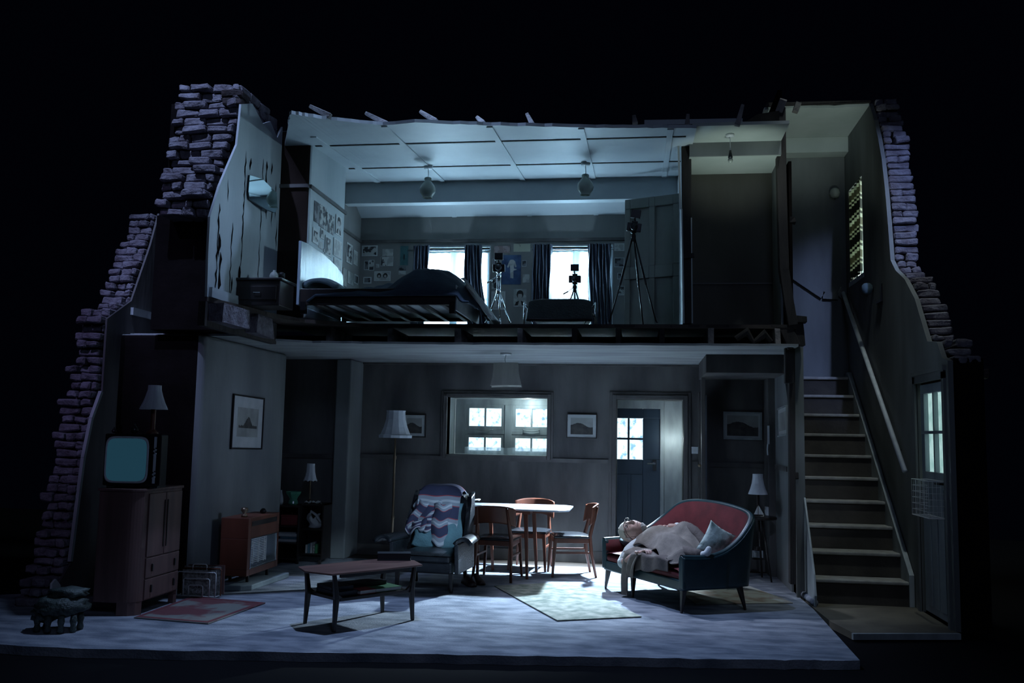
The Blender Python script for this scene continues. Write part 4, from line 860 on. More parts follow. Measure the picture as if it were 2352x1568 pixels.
# tripods with cameras
def tripod(label, metal, top, feet, leg_r, cam_c, mast=0., crank=False, scale=1., tilt=0, group='cameras on tripods in the bedroom', third=None, head2=True):
    t = thing('camera_tripod', label, 'tripod', (top[0], top[1], 2.545), 0, group); B0 = V(top[0], top[1], 2.545)
    apex = V(*top)-B0
    for f in feet:
        f = V(*f)-B0; mid = apex.lerp(f, .55); bm = BM(); tube(bm, [apex+V((f.x)*.06, f.y*.06, 0), mid], leg_r*1.35, 8); tube(bm, [mid, f], leg_r, 8); L = ob('leg', bm, metal, t, smooth=True)
        bm = BM(); lathe(bm, [(leg_r*1.6, 0), (leg_r*1.6, .012)], f, 10); ob('rubber_foot', bm, 'blackmetal', L)
    bm = BM(); tube(bm, [apex-V(0, 0, .10 if mast else .03), apex+V(0, 0, mast)], leg_r*1.3, 10)
    if mast: 
        for s in (-.016, .016): tube(bm, [apex+V(s, 0, -.02), apex+V(s, 0, mast)], leg_r*.9, 8)
    lathe(bm, [(leg_r*3.2, -.02), (leg_r*3.4, .0), (leg_r*3, .02)], apex, 14); ob('column', bm, metal, t, smooth=True)
    h = apex+V(0, 0, mast)
    if crank: bm = BM(); tube(bm, [h+V(0, 0, .03), h+V(-.09, -.02, -.04)], leg_r*.8, 8); tube(bm, [h+V(-.07, -.018, -.027), h+V(-.13, -.02, -.06)], leg_r*1.4, 8); ob('pan_handle', bm, metal, t, smooth=True)
    bm = BM(); lathe(bm, [(.014, 0), (.026, .012), (.024, .04), (.012, .05), (.03, .06), (.03, .068)], h, 14); ob('tripod_head', bm, metal, t, smooth=True)
    c = thing('camera', cam_c, 'camera', h+B0+V(0, 0, .07)); c['group'] = 'cameras standing on the tripods'
    c.rotation_euler = (tilt*.5, tilt, 0)
    bm = BM(); box(bm, (-.070, -.025, 0), (.070, .025, .085)); box(bm, (-.03, -.022, .085), (.03, .022, .105)); ob('camera_body', bm, 'blackmetal', c, bevel=.006)
    bm = BM(); lathe(bm, [(.036, 0), (.036, .03), (.032, .05), (.034, .055)], seg=20); rot_pts(bm, Matrix.Translation((0, -.025, .042)) @ Matrix.Rotation(PI/2, 4, 'X')); l = ob('lens', bm, 'leather', c, smooth=True)
    bm = BM(); lathe(bm, [(.037, .022), (.0375, .026), (.037, .03)], seg=20, cap0=False, cap1=False); rot_pts(bm, Matrix.Translation((0, -.025, .042)) @ Matrix.Rotation(PI/2, 4, 'X')); ob('lens_ring', bm, 'chrome', l)
    bm = BM(); tube(bm, [(0, 0, .105), (-.008, 0, .135)], .010, 8); box(bm, (-.05, -.03, .135), (.045, .03, .215)); ob('flash_unit', bm, 'blackmetal', c, bevel=.008)
    return t
tp = py(1145, 668, 10.2)
tripod('silver tripod standing between the two bedroom windows', 'chrome', (tp.x, 10.2, tp.z), [py(1116, 741, 10.15), py(1171, 741, 10.15), (tp.x+.005, 10.45, 2.56)], .0075, 'black camera with flash on the silver tripod between the windows', .15, True)
tp = py(1455, 548, 8.98)
tripod('tall black tripod in front of the panelled bedroom door', 'blackmetal', (tp.x, 8.98, tp.z), [py(1399, 741, 8.90), py(1508, 742, 8.92), (tp.x+.10, 9.16, 2.56)], .0075, 'tilted black camera with flash on the tall black tripod', 0, False, tilt=.14)
tp = py(1320, 668, 10.35)
tripod('slim dark tripod silhouetted against the right bedroom window', 'blackmetal', (tp.x, 10.35, tp.z), [(tp.x-.2, 10.2, 2.56), (tp.x+.2, 10.2, 2.56), (tp.x, 10.6, 2.56)], .006, 'small dark camera silhouetted in the right bedroom window', .02, True)
# reclining chair seen from the back
rc = thing('reclining_chair', 'low dark padded chair with chrome arms, back turned, upstairs', 'chair', (-.79, 9.12, 2.545))
bm = BM(); sheet(bm, lambda u, v: (-.32+.64*u+(.015*(1-v))*(1 if u > .5 else -1), -.02-.10*(1-v)+.03*math.sin(PI*u), .05+.235*v-(.035*(abs(2*u-1)**6)*(v))), 18, 10); ob('backrest', bm, 'leather', rc, smooth=True, solid=.05, sub=1)
bm = BM(); box(bm, (-.28, -.02, .08), (.28, .42, .14)); ob('seat', bm, 'leather', rc, bevel=.02)
for s in (-1, 1):
    bm = BM(); tube(bm, [(s*.36, -.05, .24), (s*.30, .02, .16), (s*.33, .3, .16), (s*.36, .38, .05)], .011, 8); tube(bm, [(s*.355, -.06, .245), (s*.355, -.06, .0)], .009, 8); tube(bm, [(s*.27, -.10, .06), (s*.25, -.14, .0), (s*.22, -.14, .0)], .006, 6); ob('arm_frame', bm, 'chrome', rc, smooth=True)
# open panelled bedroom door
da, db = pz(1435, 459, 4.12), pz(1564, 443, 4.12); da.z = db.z = ZU+.01; dl = (db-da); L_ = dl.length; H_ = 1.57
bm = BM(); fr_ = [(0.10, .44, .12, .66), (.54, .86, .12, .66), (.10, .44, .80, 1.46), (.54, .86, .80, 1.46)]
wall_with_holes(bm, 0, L_, 0, H_, 0, .04, [(a*L_, c*L_, z0, z1) for a, c, z0, z1 in fr_]); 
d4 = struct('door_4', bm, 'doorp', bevel=.006)
bm = BM()
for a, c, z0, z1 in fr_: box(bm, (a*L_, .030, z0), (c*L_, .038, z1))
ob('door_panel', bm, 'doorp', d4)
d4.location = da; d4.rotation_euler = (0, 0, math.atan2(dl.y, dl.x))

# landing bulb and wall mirror
p = py(1678, 308, 8.5); lb = thing('hanging_bulb', 'bare bulb on a white cord over the dark landing', 'ceiling lamp', (p.x, 8.55, 4.30))
bm = BM(); lathe(bm, [(.035, -.025), (.04, -.012), (.04, 0)], seg=18); ob('ceiling_rose', bm, 'plastic', lb, smooth=True)
bm = BM(); tube(bm, [(0, 0, -.02), (.002, 0, -.16)], .0035, 6); ob('cord', bm, 'plastic', lb)
bm = BM(); lathe(bm, [(.010, 0), (.016, -.04), (.022, -.065), (.022, -.07)], (.002, 0, -.155), 14); ob('bulb_holder', bm, 'leather', lb, smooth=True)
bm = BM(); lathe(bm, [(.014, 0), (.024, -.025), (.02, -.045), (.006, -.055)], (.002, 0, -.222), 14); ob('bulb', bm, 'milk', lb, smooth=True)
mr = [px(x, y, -3.494)+V((px(x, y, -3.494).y-7.66)*.15, 0, 0) for x, y in [(570, 402), (592, 411), (616, 443), (617, 478), (612, 489), (597, 481), (569, 458), (567, 440)]]
wm = thing('wall_mirror', 'faceted frameless mirror hung on the peeling upstairs wall', 'mirror', mr[0])
bm = BM(); prism(bm, [q-mr[0] for q in mr], (.012, 0, 0)); ob('mirror_backing', bm, 'blackmetal', wm)
bm = BM(); prism(bm, [(q-mr[0])+V(.0122, 0, 0) for q in mr], (.003, 0, 0)); ob('mirror_glass', bm, 'mirror', wm, bevel=.0012)

# stair curtain, sconces, basket
bm = BM(); ty = (10.50, 11.10)
def stc(u, v):
    y = ty[0]+.02+(ty[1]-ty[0]-.02)*u-.03*v*(1-u); g = math.sin(u*4.5*2*PI+1.0)
    return (2.465-.022*g-.012*v*(1-u)*2, y, 4.43-1.08*v-.05*(1-v)*u+.015*math.sin(u*9)*v)
sheet(bm, stc, 70, 40); tag(ob('curtain', bm, 'stripes', smooth=True, solid=.004), 'green and cream horizontally striped curtain in the tall stair window', 'curtain')
def sconce(loc, rz, label, m):
    t = thing('wall_lamp', label, 'wall lamp', loc, rz)
    bm = BM(); lathe(bm, [(.03, 0), (.03, .012), (.02, .02)], seg=14); rot_pts(bm, Matrix.Rotation(PI/2, 4, 'X')); ob('wall_plate', bm, 'blackmetal', t, smooth=True)
    bm = BM(); tube(bm, [(0, -.015, 0), (0, -.05, .0), (0, -.06, .03)], .008, 8); tube(bm, [(0, -.06, -.05), (0, -.06, -.08)], .003, 6); ob('arm', bm, 'blackmetal', t)
    bm = BM(); lathe(bm, [(.02, -.055), (.045, -.04), (.058, -.0), (.052, .04), (.03, .06)], (0, -.06, .0), 18, cap1=False); ob('lamp_shade', bm, m, t, smooth=True, solid=.003)
    return t
p = py(1915, 447, 11.29); sconce(p, 0, 'small pale round wall lamp on the dark stairwell back wall', 'milk')
p = px(2008, 662, 2.45); sconce((2.45, p.y+.05, p.z), -PI/2, 'dim frilled wall lamp on the stair side wall above the handrail', 'grcush')
br = thing('shelf_bracket', 'black L-shaped iron bracket on the upper stair wall', 'bracket', px(2027, 690, 2.45))
bm = BM(); box(bm, (-.014, -.02, 0), (0, .02, .17), .002); ob('upright', bm, 'blackmetal', br); bm = BM(); box(bm, (-.02, -.02, -.01), (0, .20, .015)); ob('foot', bm, 'blackmetal', br)
wb = thing('wire_basket', 'white wire letter basket hung on the inside of the hall door', 'basket', (2.466, 8.20, .85))
bm = BM(); Wd, Dp, Hh = .46, .13, .30
for z in (0, .3): tube(bm, [(0, -Wd/2, z), (-Dp, -Wd/2, z), (-Dp, Wd/2, z), (0, Wd/2, z)], .004, 5, closed=True)
for k in range(1, 6): tube(bm, [(-.001, -Wd/2, .05*k), (-Dp, -Wd/2, .05*k), (-Dp, Wd/2, .05*k), (-.001, Wd/2, .05*k)], .002, 4)
ob('basket_frame', bm, 'wire', wb)
bm = BM()
for k in range(10): y = -Wd/2+Wd*k/9; tube(bm, [(-.002, y, 0), (-Dp, y, 0), (-Dp, y, Hh)], .002, 4)
for k in range(1, 4): x = -Dp*k/4; tube(bm, [(x, -Wd/2, 0), (x, -Wd/2, Hh)], .002, 4); tube(bm, [(x, Wd/2, 0), (x, Wd/2, Hh)], .002, 4)
ob('basket_wires', bm, 'wire', wb)

# ================================================================== DOWNSTAIRS, LEFT
# tallboy cabinet facing the room (+x), television on top
cb = thing('tallboy_cabinet', 'tall brown two-door cabinet with drawers under the television', 'cabinet', (-3.88, 6.87, 0))
bm = BM(); prism(bm, [(-.36, -.0, .0), (-.12, -.0, .0), (-.05, .01, .0), (-.012, .05, .0), (0, .09, .0), (0, .64, 0), (-.36, .64, 0)], (0, 0, .98)); 
bm.free(); bm = BM(); prism(bm, [(-.36, .0, .10), (-.14, .0, .10)]+[(-.13+.124*math.sin(k*PI/16), .11-.11*math.cos(k*PI/16), .10) for k in range(1, 9)]+[(-.006, .115, .10), (-.006, .66, .10), (-.36, .66, .10)], (0, 0, .86)); ob('body', bm, 'cabwood', cb, bevel=.004)
bm = BM(); prism(bm, [(-.37, -.012, .96), (-.13, -.012, .96)]+[(-.13+.136*math.sin(k*PI/16), .11-.122*math.cos(k*PI/16), .96) for k in range(1, 9)]+[(.006, .12, .96), (.006, .67, .96), (-.37, .67, .96)], (0, 0, .022)); ob('top', bm, 'cabwood', cb, bevel=.005)
for y0, y1 in ((.115, .375), (.385, .645)):
    bm = BM(); box(bm, (-.008, y0, .44), (.006, y1, .94)); D = ob('door', bm, 'cabwood', cb, bevel=.004)
    c = y1-.018 if y0 < .2 else y0+.018; bm = BM(); box(bm, (.006, c-.006, .50), (.014, c+.006, .88)); ob('handle', bm, 'darkwood', D, bevel=.002)
for z0, z1 in ((.275, .43), (.11, .265)):
    bm = BM(); box(bm, (-.008, .115, z0), (.006, .645, z1)); D = ob('drawer', bm, 'cabwood', cb, bevel=.004)
    for y in (.20, .56): bm = BM(); box(bm, (.006, y-.009, (z0+z1)/2-.03), (.022, y+.009, (z0+z1)/2+.03)); ob('handle', bm, 'darkwood', D, bevel=.005)
bm = BM(); prism(bm, [(-.16, .0, 0), (-.075, .012, 0), (-.03, .045, 0), (-.006, .10, 0), (-.05, .12, 0), (-.16, .05, 0)], (0, 0, .10)); ob('leg', bm, 'cabwood', cb)
bm = BM(); box(bm, (-.05, .60, 0), (-.006, .655, .10)); ob('leg', bm, 'cabwood', cb)
bm = BM(); box(bm, (-.34, .60, 0), (-.30, .655, .10)); ob('leg', bm, 'cabwood', cb)
# television, turned towards the stalls
tv = thing('television', 'old box television with bluish screen on the tall brown cabinet', 'television', (-4.04, 7.06, .984), math.radians(11))
bm = BM(); prism(bm, [(-.225, -.13, .02), (.225, -.13, .02), (.225, .02, .02), (.15, .22, .02), (-.15, .22, .02), (-.225, .02, .02)], (0, 0, .41)); ob('casing', bm, 'blackmetal', tv, bevel=.010)
for x in (-.17, .17): bm = BM(); box(bm, (x-.03, -.11, 0), (x+.03, .12, .02)); ob('foot', bm, 'leather', tv, bevel=.004)
cx, cz, rx, rz = -.045, .225, .172, .187
def sup(u, rx, rz, n=6.): c, s = math.cos(u), math.sin(u); return (abs(c)**(2/n)*rx*(1 if c > 0 else -1), abs(s)**(2/n)*rz*(1 if s > 0 else -1))
bm = BM(); rr = []
for k, (a, y) in enumerate([(1.0, -.1305), (.97, -.142), (.93, -.142), (.90, -.132)]): rr.append([bm.verts.new((cx+sup(2*PI*i/56, rx*a, rz*a)[0], y, cz+sup(2*PI*i/56, rx*a, rz*a)[1])) for i in range(56)])
for a_, b_ in zip(rr, rr[1:]): bridge(bm, a_, b_)
ob('screen_surround', bm, 'plastic', tv, smooth=True)
bm = BM(); rr = []
for a in (.92, .75, .5, .25): rr.append([bm.verts.new((cx+sup(2*PI*i/56, rx*a, rz*a)[0], -.131-.018*(1-a*a), cz+sup(2*PI*i/56, rx*a, rz*a)[1])) for i in range(56)])
for a_, b_ in zip(rr, rr[1:]): bridge(bm, a_, b_)
bm.faces.new(rr[-1]); ob('screen', bm, 'screen', tv, smooth=True)
bm = BM(); box(bm, (.165, -.134, .04), (.185, -.130, .41)); ob('control_strip', bm, 'plastic', tv)
for k, z in enumerate((.315, .30, .285, .27, .13, .115, .10, .085)):
    for s in ((-.006, .009) if k < 8 else (0,)): bm = BM(); tube(bm, [(.175+s, -.133, z+s*.6), (.175+s, -.142, z+s*.6)], .0055, 8); ob('knob', bm, 'plastic' if k % 2 else 'blackmetal', tv)
p = V(-3.985, 7.16, 1.418)
table_lamp('table_lamp', 'wood-stemmed lamp with pale flared shade on top of the television', p, .40, .050, .108, .20, .020, 'shadew', 'redwood', scal=.0)
for x, y, s, lab in ((310, 968, .030, 'dark round trinket with a glint, centre of the television top'), (263, 975, .018, 'tiny dark trinket at the left end of the television top')):
    q = py(x, y, 7.08); bm = BM(); lathe(bm, [(s*.5, 0), (s, s*.6), (s*1.05, s*1.2), (s*.6, s*1.9), (s*.25, s*2.2), (s*.35, s*2.5), (.002, s*2.8)], (q.x, 7.08, 1.417), 16); tag(ob('ornament', bm, 'seatpad', smooth=True), lab, 'ornament')
# magazine rack with newspapers
mrk = thing('magazine_rack', 'white wire magazine rack with nested arches beside the cabinet', 'magazine rack', (-3.99, 7.73, 0))
def arch(bm, x0, x1, y, z0, z1, r=.006): tube(bm, [(x0, y, z0), (x0, y, z1-.012), (x0+.012, y, z1), (x1-.012, y, z1), (x1, y, z1-.012), (x1, y, z0)], r, 6)
bm = BM(); arch(bm, .06, .30, .0, .02, .17, .005); arch(bm, .11, .24, -.004, .02, .115, .005); arch(bm, 0, .355, .0, .02, .225, .005); tube(bm, [(0, 0, .02), (.36, 0, .02), (.36, .12, .02), (0, .12, .02)], .005, 6, closed=True); ob('front_frame', bm, 'wire', mrk, smooth=True)
bm = BM(); arch(bm, 0, .355, .12, .02, .225, .005); arch(bm, .11, .24, .06, .22, .285, .006); tube(bm, [(.12, .06, .225), (.23, .06, .225)], .005, 6); ob('handle', bm, 'wire', mrk, smooth=True)
bm = BM(); arch(bm, .02, .375, .06, .02, .25, .006); ob('side_frame', bm, 'redwood', mrk)
for i, (x0, x1, y, z1, mm) in enumerate([(.03, .34, .035, .235, 'paperdk'), (.02, .36, .075, .262, 'paperdk'), (.05, .385, .098, .275, 'cabwood')]):
    bm = BM(); box(bm, (-3.99+x0, 7.73+y, .026), (-3.99+x1, 7.73+y+.014, z1), .003); tag(ob('newspaper', bm, mm, bevel=.002), ['creased grey newspaper, frontmost in the wire rack', 'taller grey newspaper, middle one in the wire rack', 'brownish folder, rearmost and tallest in the wire rack'][i], 'newspaper', 'papers in the magazine rack')
def text(name, body, loc, size, m, rot=(PI/2, 0, 0), parent=None, al='CENTER'):
    c = bpy.data.curves.new(name, 'FONT'); c.body = body; c.size = size; c.extrude = .0006; c.align_x = al; c.materials.append(M[m])
    o = bpy.data.objects.new(name, c); COL.objects.link(o); o.location = loc; o.rotation_euler = rot
    bpy.context.view_layer.update(); me = bpy.data.meshes.new_from_object(o); me.materials.clear(); me.materials.append(M[m]); bpy.data.objects.remove(o)
    q = bpy.data.objects.new(name, me); COL.objects.link(q); q.location = loc; q.rotation_euler = rot; q.parent = parent; return q
news = [o for o in COL.objects if o.name == 'newspaper'][0]
text('headline', 'AT A', (-3.81, 7.7600, .085), .045, 'white', parent=news); text('headline', 'T-OFF', (-3.81, 7.7600, .040), .045, 'white', parent=news)
# hearth slab, gas fire with wooden surround
bm = BM(); prism(bm, [(-3.94, 8.16, 0), (-3.60, 8.16, 0), (-3.52, 8.24, 0), (-3.48, 9.05, 0), (-3.94, 9.05, 0)], (0, 0, .05)); tag(ob('hearth_slab', bm, 'slab', bevel=.008), 'low blue-grey stone slab under the gas fire', 'hearth')
gf = thing('gas_fire', 'teak-cased gas fire with chrome grille on the stone slab', 'heater', (-3.55, 8.0, .05))
gf.location = (-3.58, 8.24, .05)
bm = BM(); W2 = .74; H2 = .60
wall_with_holes(bm, 0, W2, .07, H2, -.27, 0, [(.06, W2-.06, .13, .41)], axis='y'); box(bm, (-.27, .06, .13), (-.14, W2-.06, .41)); ob('case', bm, 'redwood', gf, bevel=.004)
bm = BM(); box(bm, (-.02, .07, .52), (.003, W2-.07, .565)); box(bm, (-.015, .07, .54), (-.004, W2-.07, .575)); ob('top_vent', bm, 'darkwood', gf)
bm = BM(); box(bm, (-.14, .06, .13), (-.13, W2-.06, .41)); box(bm, (-.13, .06, .13), (.0, W2-.06, .14)); box(bm, (-.13, W2-.07, .13), (.0, W2-.06, .41)); box(bm, (-.13, .06, .40), (0, W2-.06, .41)); ob('reflector', bm, 'chrome', gf)
bm = BM()
for k in range(14): z = .165+.0165*k; box(bm, (-.055, .10, z), (-.048, W2-.20, z+.007))
for y in (.10, .23, .36, .49, W2-.205): box(bm, (-.058, y, .155), (-.045, y+.012, .40))
ob('grille', bm, 'wire', gf)
bm = BM(); tube(bm, [(.002, .065, .135), (.002, W2-.065, .135), (.002, W2-.065, .405), (.002, .065, .405)], .006, 6, closed=True); ob('fire_frame', bm, 'chrome', gf)
for y in (.14, W2-.14):
    for x in (-.22, -.05): bm = BM(); box(bm, (x-.012, y-.012, 0), (x+.012, y+.012, .07)); ob('leg', bm, 'darkwood', gf)
q = px(545, 1190, -3.68); bm = BM(); lathe(bm, [(.028, 0), (.03, .02), (.012, .03), (.035, .06), (.03, .085), (.01, .09)], (-3.68, 8.36, .651), 14); tag(ob('ornament', bm, 'brass', smooth=True), 'coiled brass ornament on the left of the gas fire top', 'ornament')
bm = BM(); lathe(bm, [(.015, 0), (.03, .01), (.032, .025), (.018, .045), (.004, .05)], (-3.68, 8.80, .651), 14); tag(ob('ornament', bm, 'blackmetal', smooth=True), 'small black dome ornament on the right of the gas fire top', 'ornament')
# framed pictures
def framed(label, org, ux, w_, h_, nn, tilt=0, fm='darkwood', mount=.12, img='ph_dark', fwid=.014, extra=None):
    """org: lower-left corner on the wall, ux along the wall, nn out of it"""
    t = thing('framed_picture', label, 'picture', org, 0, 'framed pictures hung in the living room')
    ux = V(*ux); nn = V(*nn); uz = V(0, 0, 1); c = ux*(w_/2)+uz*(h_/2); R_ = Matrix.Rotation(tilt, 3, nn)
    T = lambda a, b, e: c+R_ @ (ux*a+uz*b-c)+nn*e
    def sl(a, b, c2, d, e0, e1): bm = BM(); quadbox(bm, [T(a, b, e0), T(c2, b, e0), T(c2, b, e1), T(a, b, e1), T(a, d, e0), T(c2, d, e0), T(c2, d, e1), T(a, d, e1)]); return bm
    bm = BM()
    for a, b, c2, d in ((0, 0, w_, fwid), (0, h_-fwid, w_, h_), (0, fwid, fwid, h_-fwid), (w_-fwid, fwid, w_, h_-fwid)): quadbox(bm, [T(a, b, .002), T(c2, b, .002), T(c2, b, .022), T(a, b, .022), T(a, d, .002), T(c2, d, .002), T(c2, d, .022), T(a, d, .022)])
    ob('frame', bm, fm, t, bevel=.002)
    ob('mount', sl(fwid, fwid, w_-fwid, h_-fwid, .004, .010), 'flat_grey', t)
    mt = mount*h_; a0, b0, a1, b1 = fwid+mt, fwid+mt, w_-fwid-mt, h_-fwid-mt
    ar = ob('artwork', sl(a0, b0, a1, b1, .010, .0115), img, t)
    if extra == 'trees' or extra == 'hills':
        bm = BM(); n = 30; P = []
        random.seed(int(w_*1000)+len(label))
        for i in range(n+1):
            u = i/n; hgt = (.36+.30*math.exp(-((u-.52)/.16)**2)+.05*random.random()) if extra == 'trees' else (.50+.22*math.sin(u*3.1+.4)**2-.1*u+.03*random.random())
            P.append(T(a0+(a1-a0)*(.06+.88*u if extra == 'trees' else u), b0+(b1-b0)*hgt, .0122))
        low = .30 if extra == 'trees' else 0.
        base = [T(a0+(a1-a0)*(.94 if extra == 'trees' else 1), b0+(b1-b0)*low, .0122), T(a0+(a1-a0)*(.06 if extra == 'trees' else 0), b0+(b1-b0)*low, .0122)]
        bm.faces.new([bm.verts.new(q) for q in P+base]); ob('painted_trees' if extra == 'trees' else 'painted_hills', bm, 'ph_dark2', ar)
    return t
M['ph_dark2'] = mat('dark_sepia', (.055, .05, .045), (.02, .02, .02), .7, scale=14); M['sky_grey'] = mat('sepia_sky', (.30, .31, .29), (.20, .21, .20), .7, scale=5)
framed('large print of a lone tree in a pale mount on the chimney breast', (-3.948, 8.55, 1.272), (0, 1, 0), .75, .54, (1, 0, 0), math.radians(-1.0), 'blackmetal', .20, 'sky_grey', .016, 'trees')
framed('small landscape half hidden behind the standard lamp shade', (-2.86, 10.998, 1.417), (1, 0, 0), .29, .285, (0, -1, 0), 0, 'darkwood', .13, 'sky_grey', .014, 'hills')
framed('white-mounted mountain landscape between the hatch and back door', (-.856, 10.998, 1.443), (1, 0, 0), .36, .29, (0, -1, 0), 0, 'darkwood', .13, 'sky_grey', .010, 'hills')
framed('silver-framed dark landscape in the right-hand alcove', (.952, 10.778, 1.463), (1, 0, 0), .43, .315, (0, -1, 0), math.radians(-.4), 'trimlight', .07, 'sky_grey', .020, 'hills')
p = px(1789, 937, 1.473); p2 = px(1811, 1001, 1.473)
framed('narrow pale frame hung askew on the strip of wall by the stairs', (1.473, p2.y, p2.z), (0, 1, 0), p.y-p2.y, .30, (-1, 0, 0), math.radians(2), 'trimlight', .14, 'sky_grey', .014)
bm = BM(); prism(bm, [(1.408, 10.36, 1.42), (1.408, 10.36, 1.62), (1.408, 10.39, 1.62), (1.408, 10.39, 1.42)], (-.02, 0, 0)); tube(bm, [(1.39, 10.37, 1.42), (1.385, 10.37, 1.36), (1.39, 10.37, 1.30)], .008, 6); tag(ob('wall_telephone', bm, 'plastic'), 'slim pale wall fitting at the edge of the right alcove', 'wall fitting')
# light switch and sockets
def plate(name, x, y, z, label, w_=.078, sock=False, Y=None):
    t = thing(name, label, 'switch' if not sock else 'socket', (x, Y or y, z)); bm = BM(); box(bm, (-w_/2, -.010, -.04), (w_/2, 0, .04)); ob('plate', bm, 'plastic', t, bevel=.003)
    bm = BM(); box(bm, (-.012, -.014, -.016), (.012, -.010, .016)); ob('rocker' if not sock else 'switch', bm, 'white', t); return t
plate('light_switch', .645, 10.998, 1.33, 'square white light switch right of the back door')
s_ = py(767, 1242, 10.62); t = plate('wall_socket', s_.x, 10.618, s_.z, 'wall socket with white plug, left of the pier', .085, True)
bm = BM(); box(bm, (.0, -.04, -.03), (.04, -.010, .02)); ob('plug', bm, 'white', t, bevel=.004)
bm = BM(); tube(bm, [V(.02, -.04, -.03), V(.01, -.05, -.12), V(-.06, -.06, -.24), V(-.12, -.07, -s_.z+.012)], .006, 6); ob('flex', bm, 'white', t, smooth=True)
s_ = py(1740, 1272, 10.76); t = plate('wall_socket', s_.x, 10.758, s_.z, 'pale double socket low in the right alcove', .12, True); bm = BM(); box(bm, (-.05, -.05, -.03), (-.005, -.01, .025)); ob('plug', bm, 'white', t, bevel=.004)
s_ = px(1767, 1175, 1.40); t = thing('junction_box', 'pale socket box on the alcove edge beside the lamp table', 'socket', (1.398, 10.45, s_.z)); bm = BM(); box(bm, (-.03, -.05, -.05), (0, .05, .05)); ob('plate', bm, 'plastic', t, bevel=.004); bm = BM(); box(bm, (-.034, -.02, -.02), (-.03, .02, .02)); ob('switch', bm, 'white', t)

# shelf unit in the left alcove
su = thing('shelf_unit', 'dark open shelf unit in the left alcove holding books and a red tin', 'shelf unit', (-3.74, 9.95, 0))
bm = BM(); box(bm, (-.28, 0, .62), (.0, .34, .64)); box(bm, (-.28, 0, .05), (-.265, .34, .62)); box(bm, (-.015, 0, .05), (0, .34, .62)); box(bm, (-.265, .32, .05), (-.015, .34, .62)); ob('body', bm, 'darkwood', su, bevel=.003)
for z in (.05, .22, .40): bm = BM(); box(bm, (-.265, .0, z), (-.015, .32, z+.014)); ob('shelf', bm, 'darkwood', su)
bm = BM(); box(bm, (.0, .30, .05), (.26, .34, .66)); box(bm, (.245, .06, .05), (.26, .30, .66)); ob('side_panel', bm, 'darkwood', su)
for z in (.10, .37): bm = BM(); box(bm, (.0, .06, z), (.245, .30, z+.014)); ob('shelf', bm, 'darkwood', su)
bm = BM(); box(bm, (.0, .05, .645), (.26, .34, .66)); ob('top', bm, 'darkwood', su)
for x in (-.26, -.03, .23): 
    bm = BM(); box(bm, (x, .03, 0), (x+.025, .06, .05)); ob('leg', bm, 'darkwood', su)
rt = thing('red_tin', 'dark red tin on the middle shelf of the alcove unit', 'tin', (-3.88, 10.02, .414)); bm = BM(); box(bm, (-.10, 0, 0), (.10, .16, .10)); ob('tin_body', bm, 'book_r', rt, bevel=.006); bm = BM(); box(bm, (-.102, -.002, .10), (.102, .162, .115)); ob('lid', bm, 'book_r', rt, bevel=.004); bm = BM(); lathe(bm, [(.01, 0), (.012, .01), (.004, .02)], (0, .08, .115), 10); ob('knob', bm, 'brass', rt)
for i, (x0, x1, z, h, mm, lab) in enumerate([(-.12, .12, .234, .028, 'paper', 'pale book lying flat, lowest of the shelf unit stack'), (-.10, .12, .264, .026, 'tealfab', 'blue-grey book, second in the shelf unit stack'), (-.12, .12, .292, .032, 'paper', 'wide pale book, third in the shelf unit stack'), (-.12, .08, .324, .014, 'flat_grey', 'thin grey booklet on top of the shelf unit stack')]):
    bm = BM(); box(bm, (-3.88+x0, 10.02, z), (-3.88+x1, 10.18, z+h)); tag(ob('book', bm, mm, bevel=.002), lab, 'book', 'books lying on the alcove shelf')
gb = thing('glass_vase', 'green pressed-glass vase with flared rim on the alcove unit', 'vase', (-3.865, 10.08, .641))
bm = BM(); lathe(bm, [(.045, 0), (.055, .015), (.05, .04), (.04, .06), (.05, .085), (.075, .12), (.085, .145)], seg=24, cap1=False, wob=lambda a, z: 1+(.06*math.cos(a*8))*(z/.14)); ob('bowl', bm, 'glassgreen', gb, smooth=False, solid=.004)
bm = BM(); lathe(bm, [(.02, 0), (.028, .03), (.024, .08), (.012, .13), (.010, .16)], (-4.0, 10.05, .641), 14); tag(ob('bottle', bm, 'white', smooth=True), 'narrow white bottle at the left edge of the alcove unit top', 'bottle')
table_lamp('table_lamp', 'slim brown lamp with scalloped pale shade on the alcove shelf unit', (-3.70, 10.15, .661), .44, .042, .075, .20, .010, 'shadew', 'brass', scal=.02)
for i, (x, y, r) in enumerate(((-3.67, 10.04, .030), (-3.58, 10.06, .034))):
    bm = BM(); sheet(bm, lambda u, v: (x+r*2.6*(u-.5), y+r*2*(v-.5), .664+.018*math.sin(u*7+i)*math.sin(v*5)+.012), 8, 8); tag(ob('crumpled_paper', bm, 'paper', smooth=True, solid=.003), ['crumpled scrap of paper beside the scalloped lamp', 'curled pale paper at the right end of the alcove unit'][i], 'paper')
hb = thing('cloth_bag', 'pale crumpled cloth bag on the right shelf of the alcove unit', 'bag', (-3.62, 10.10, .384))
bm = BM(); sheet(bm, lambda u, v: (-.07+.14*u+.02*math.sin(v*6), .05*math.sin(PI*u)*-1+.02, .005+.13*v+.03*math.sin(u*8)*v), 12, 12); ob('pouch', bm, 'paper', hb, smooth=True, solid=.02)
bm = BM(); tube(bm, [(-.05, -.02, .12), (-.02, -.04, .19), (.04, -.04, .15), (.09, -.03, .07)], [.014, .016, .016, .010], 8); ob('strap', bm, 'paper', hb, smooth=True)
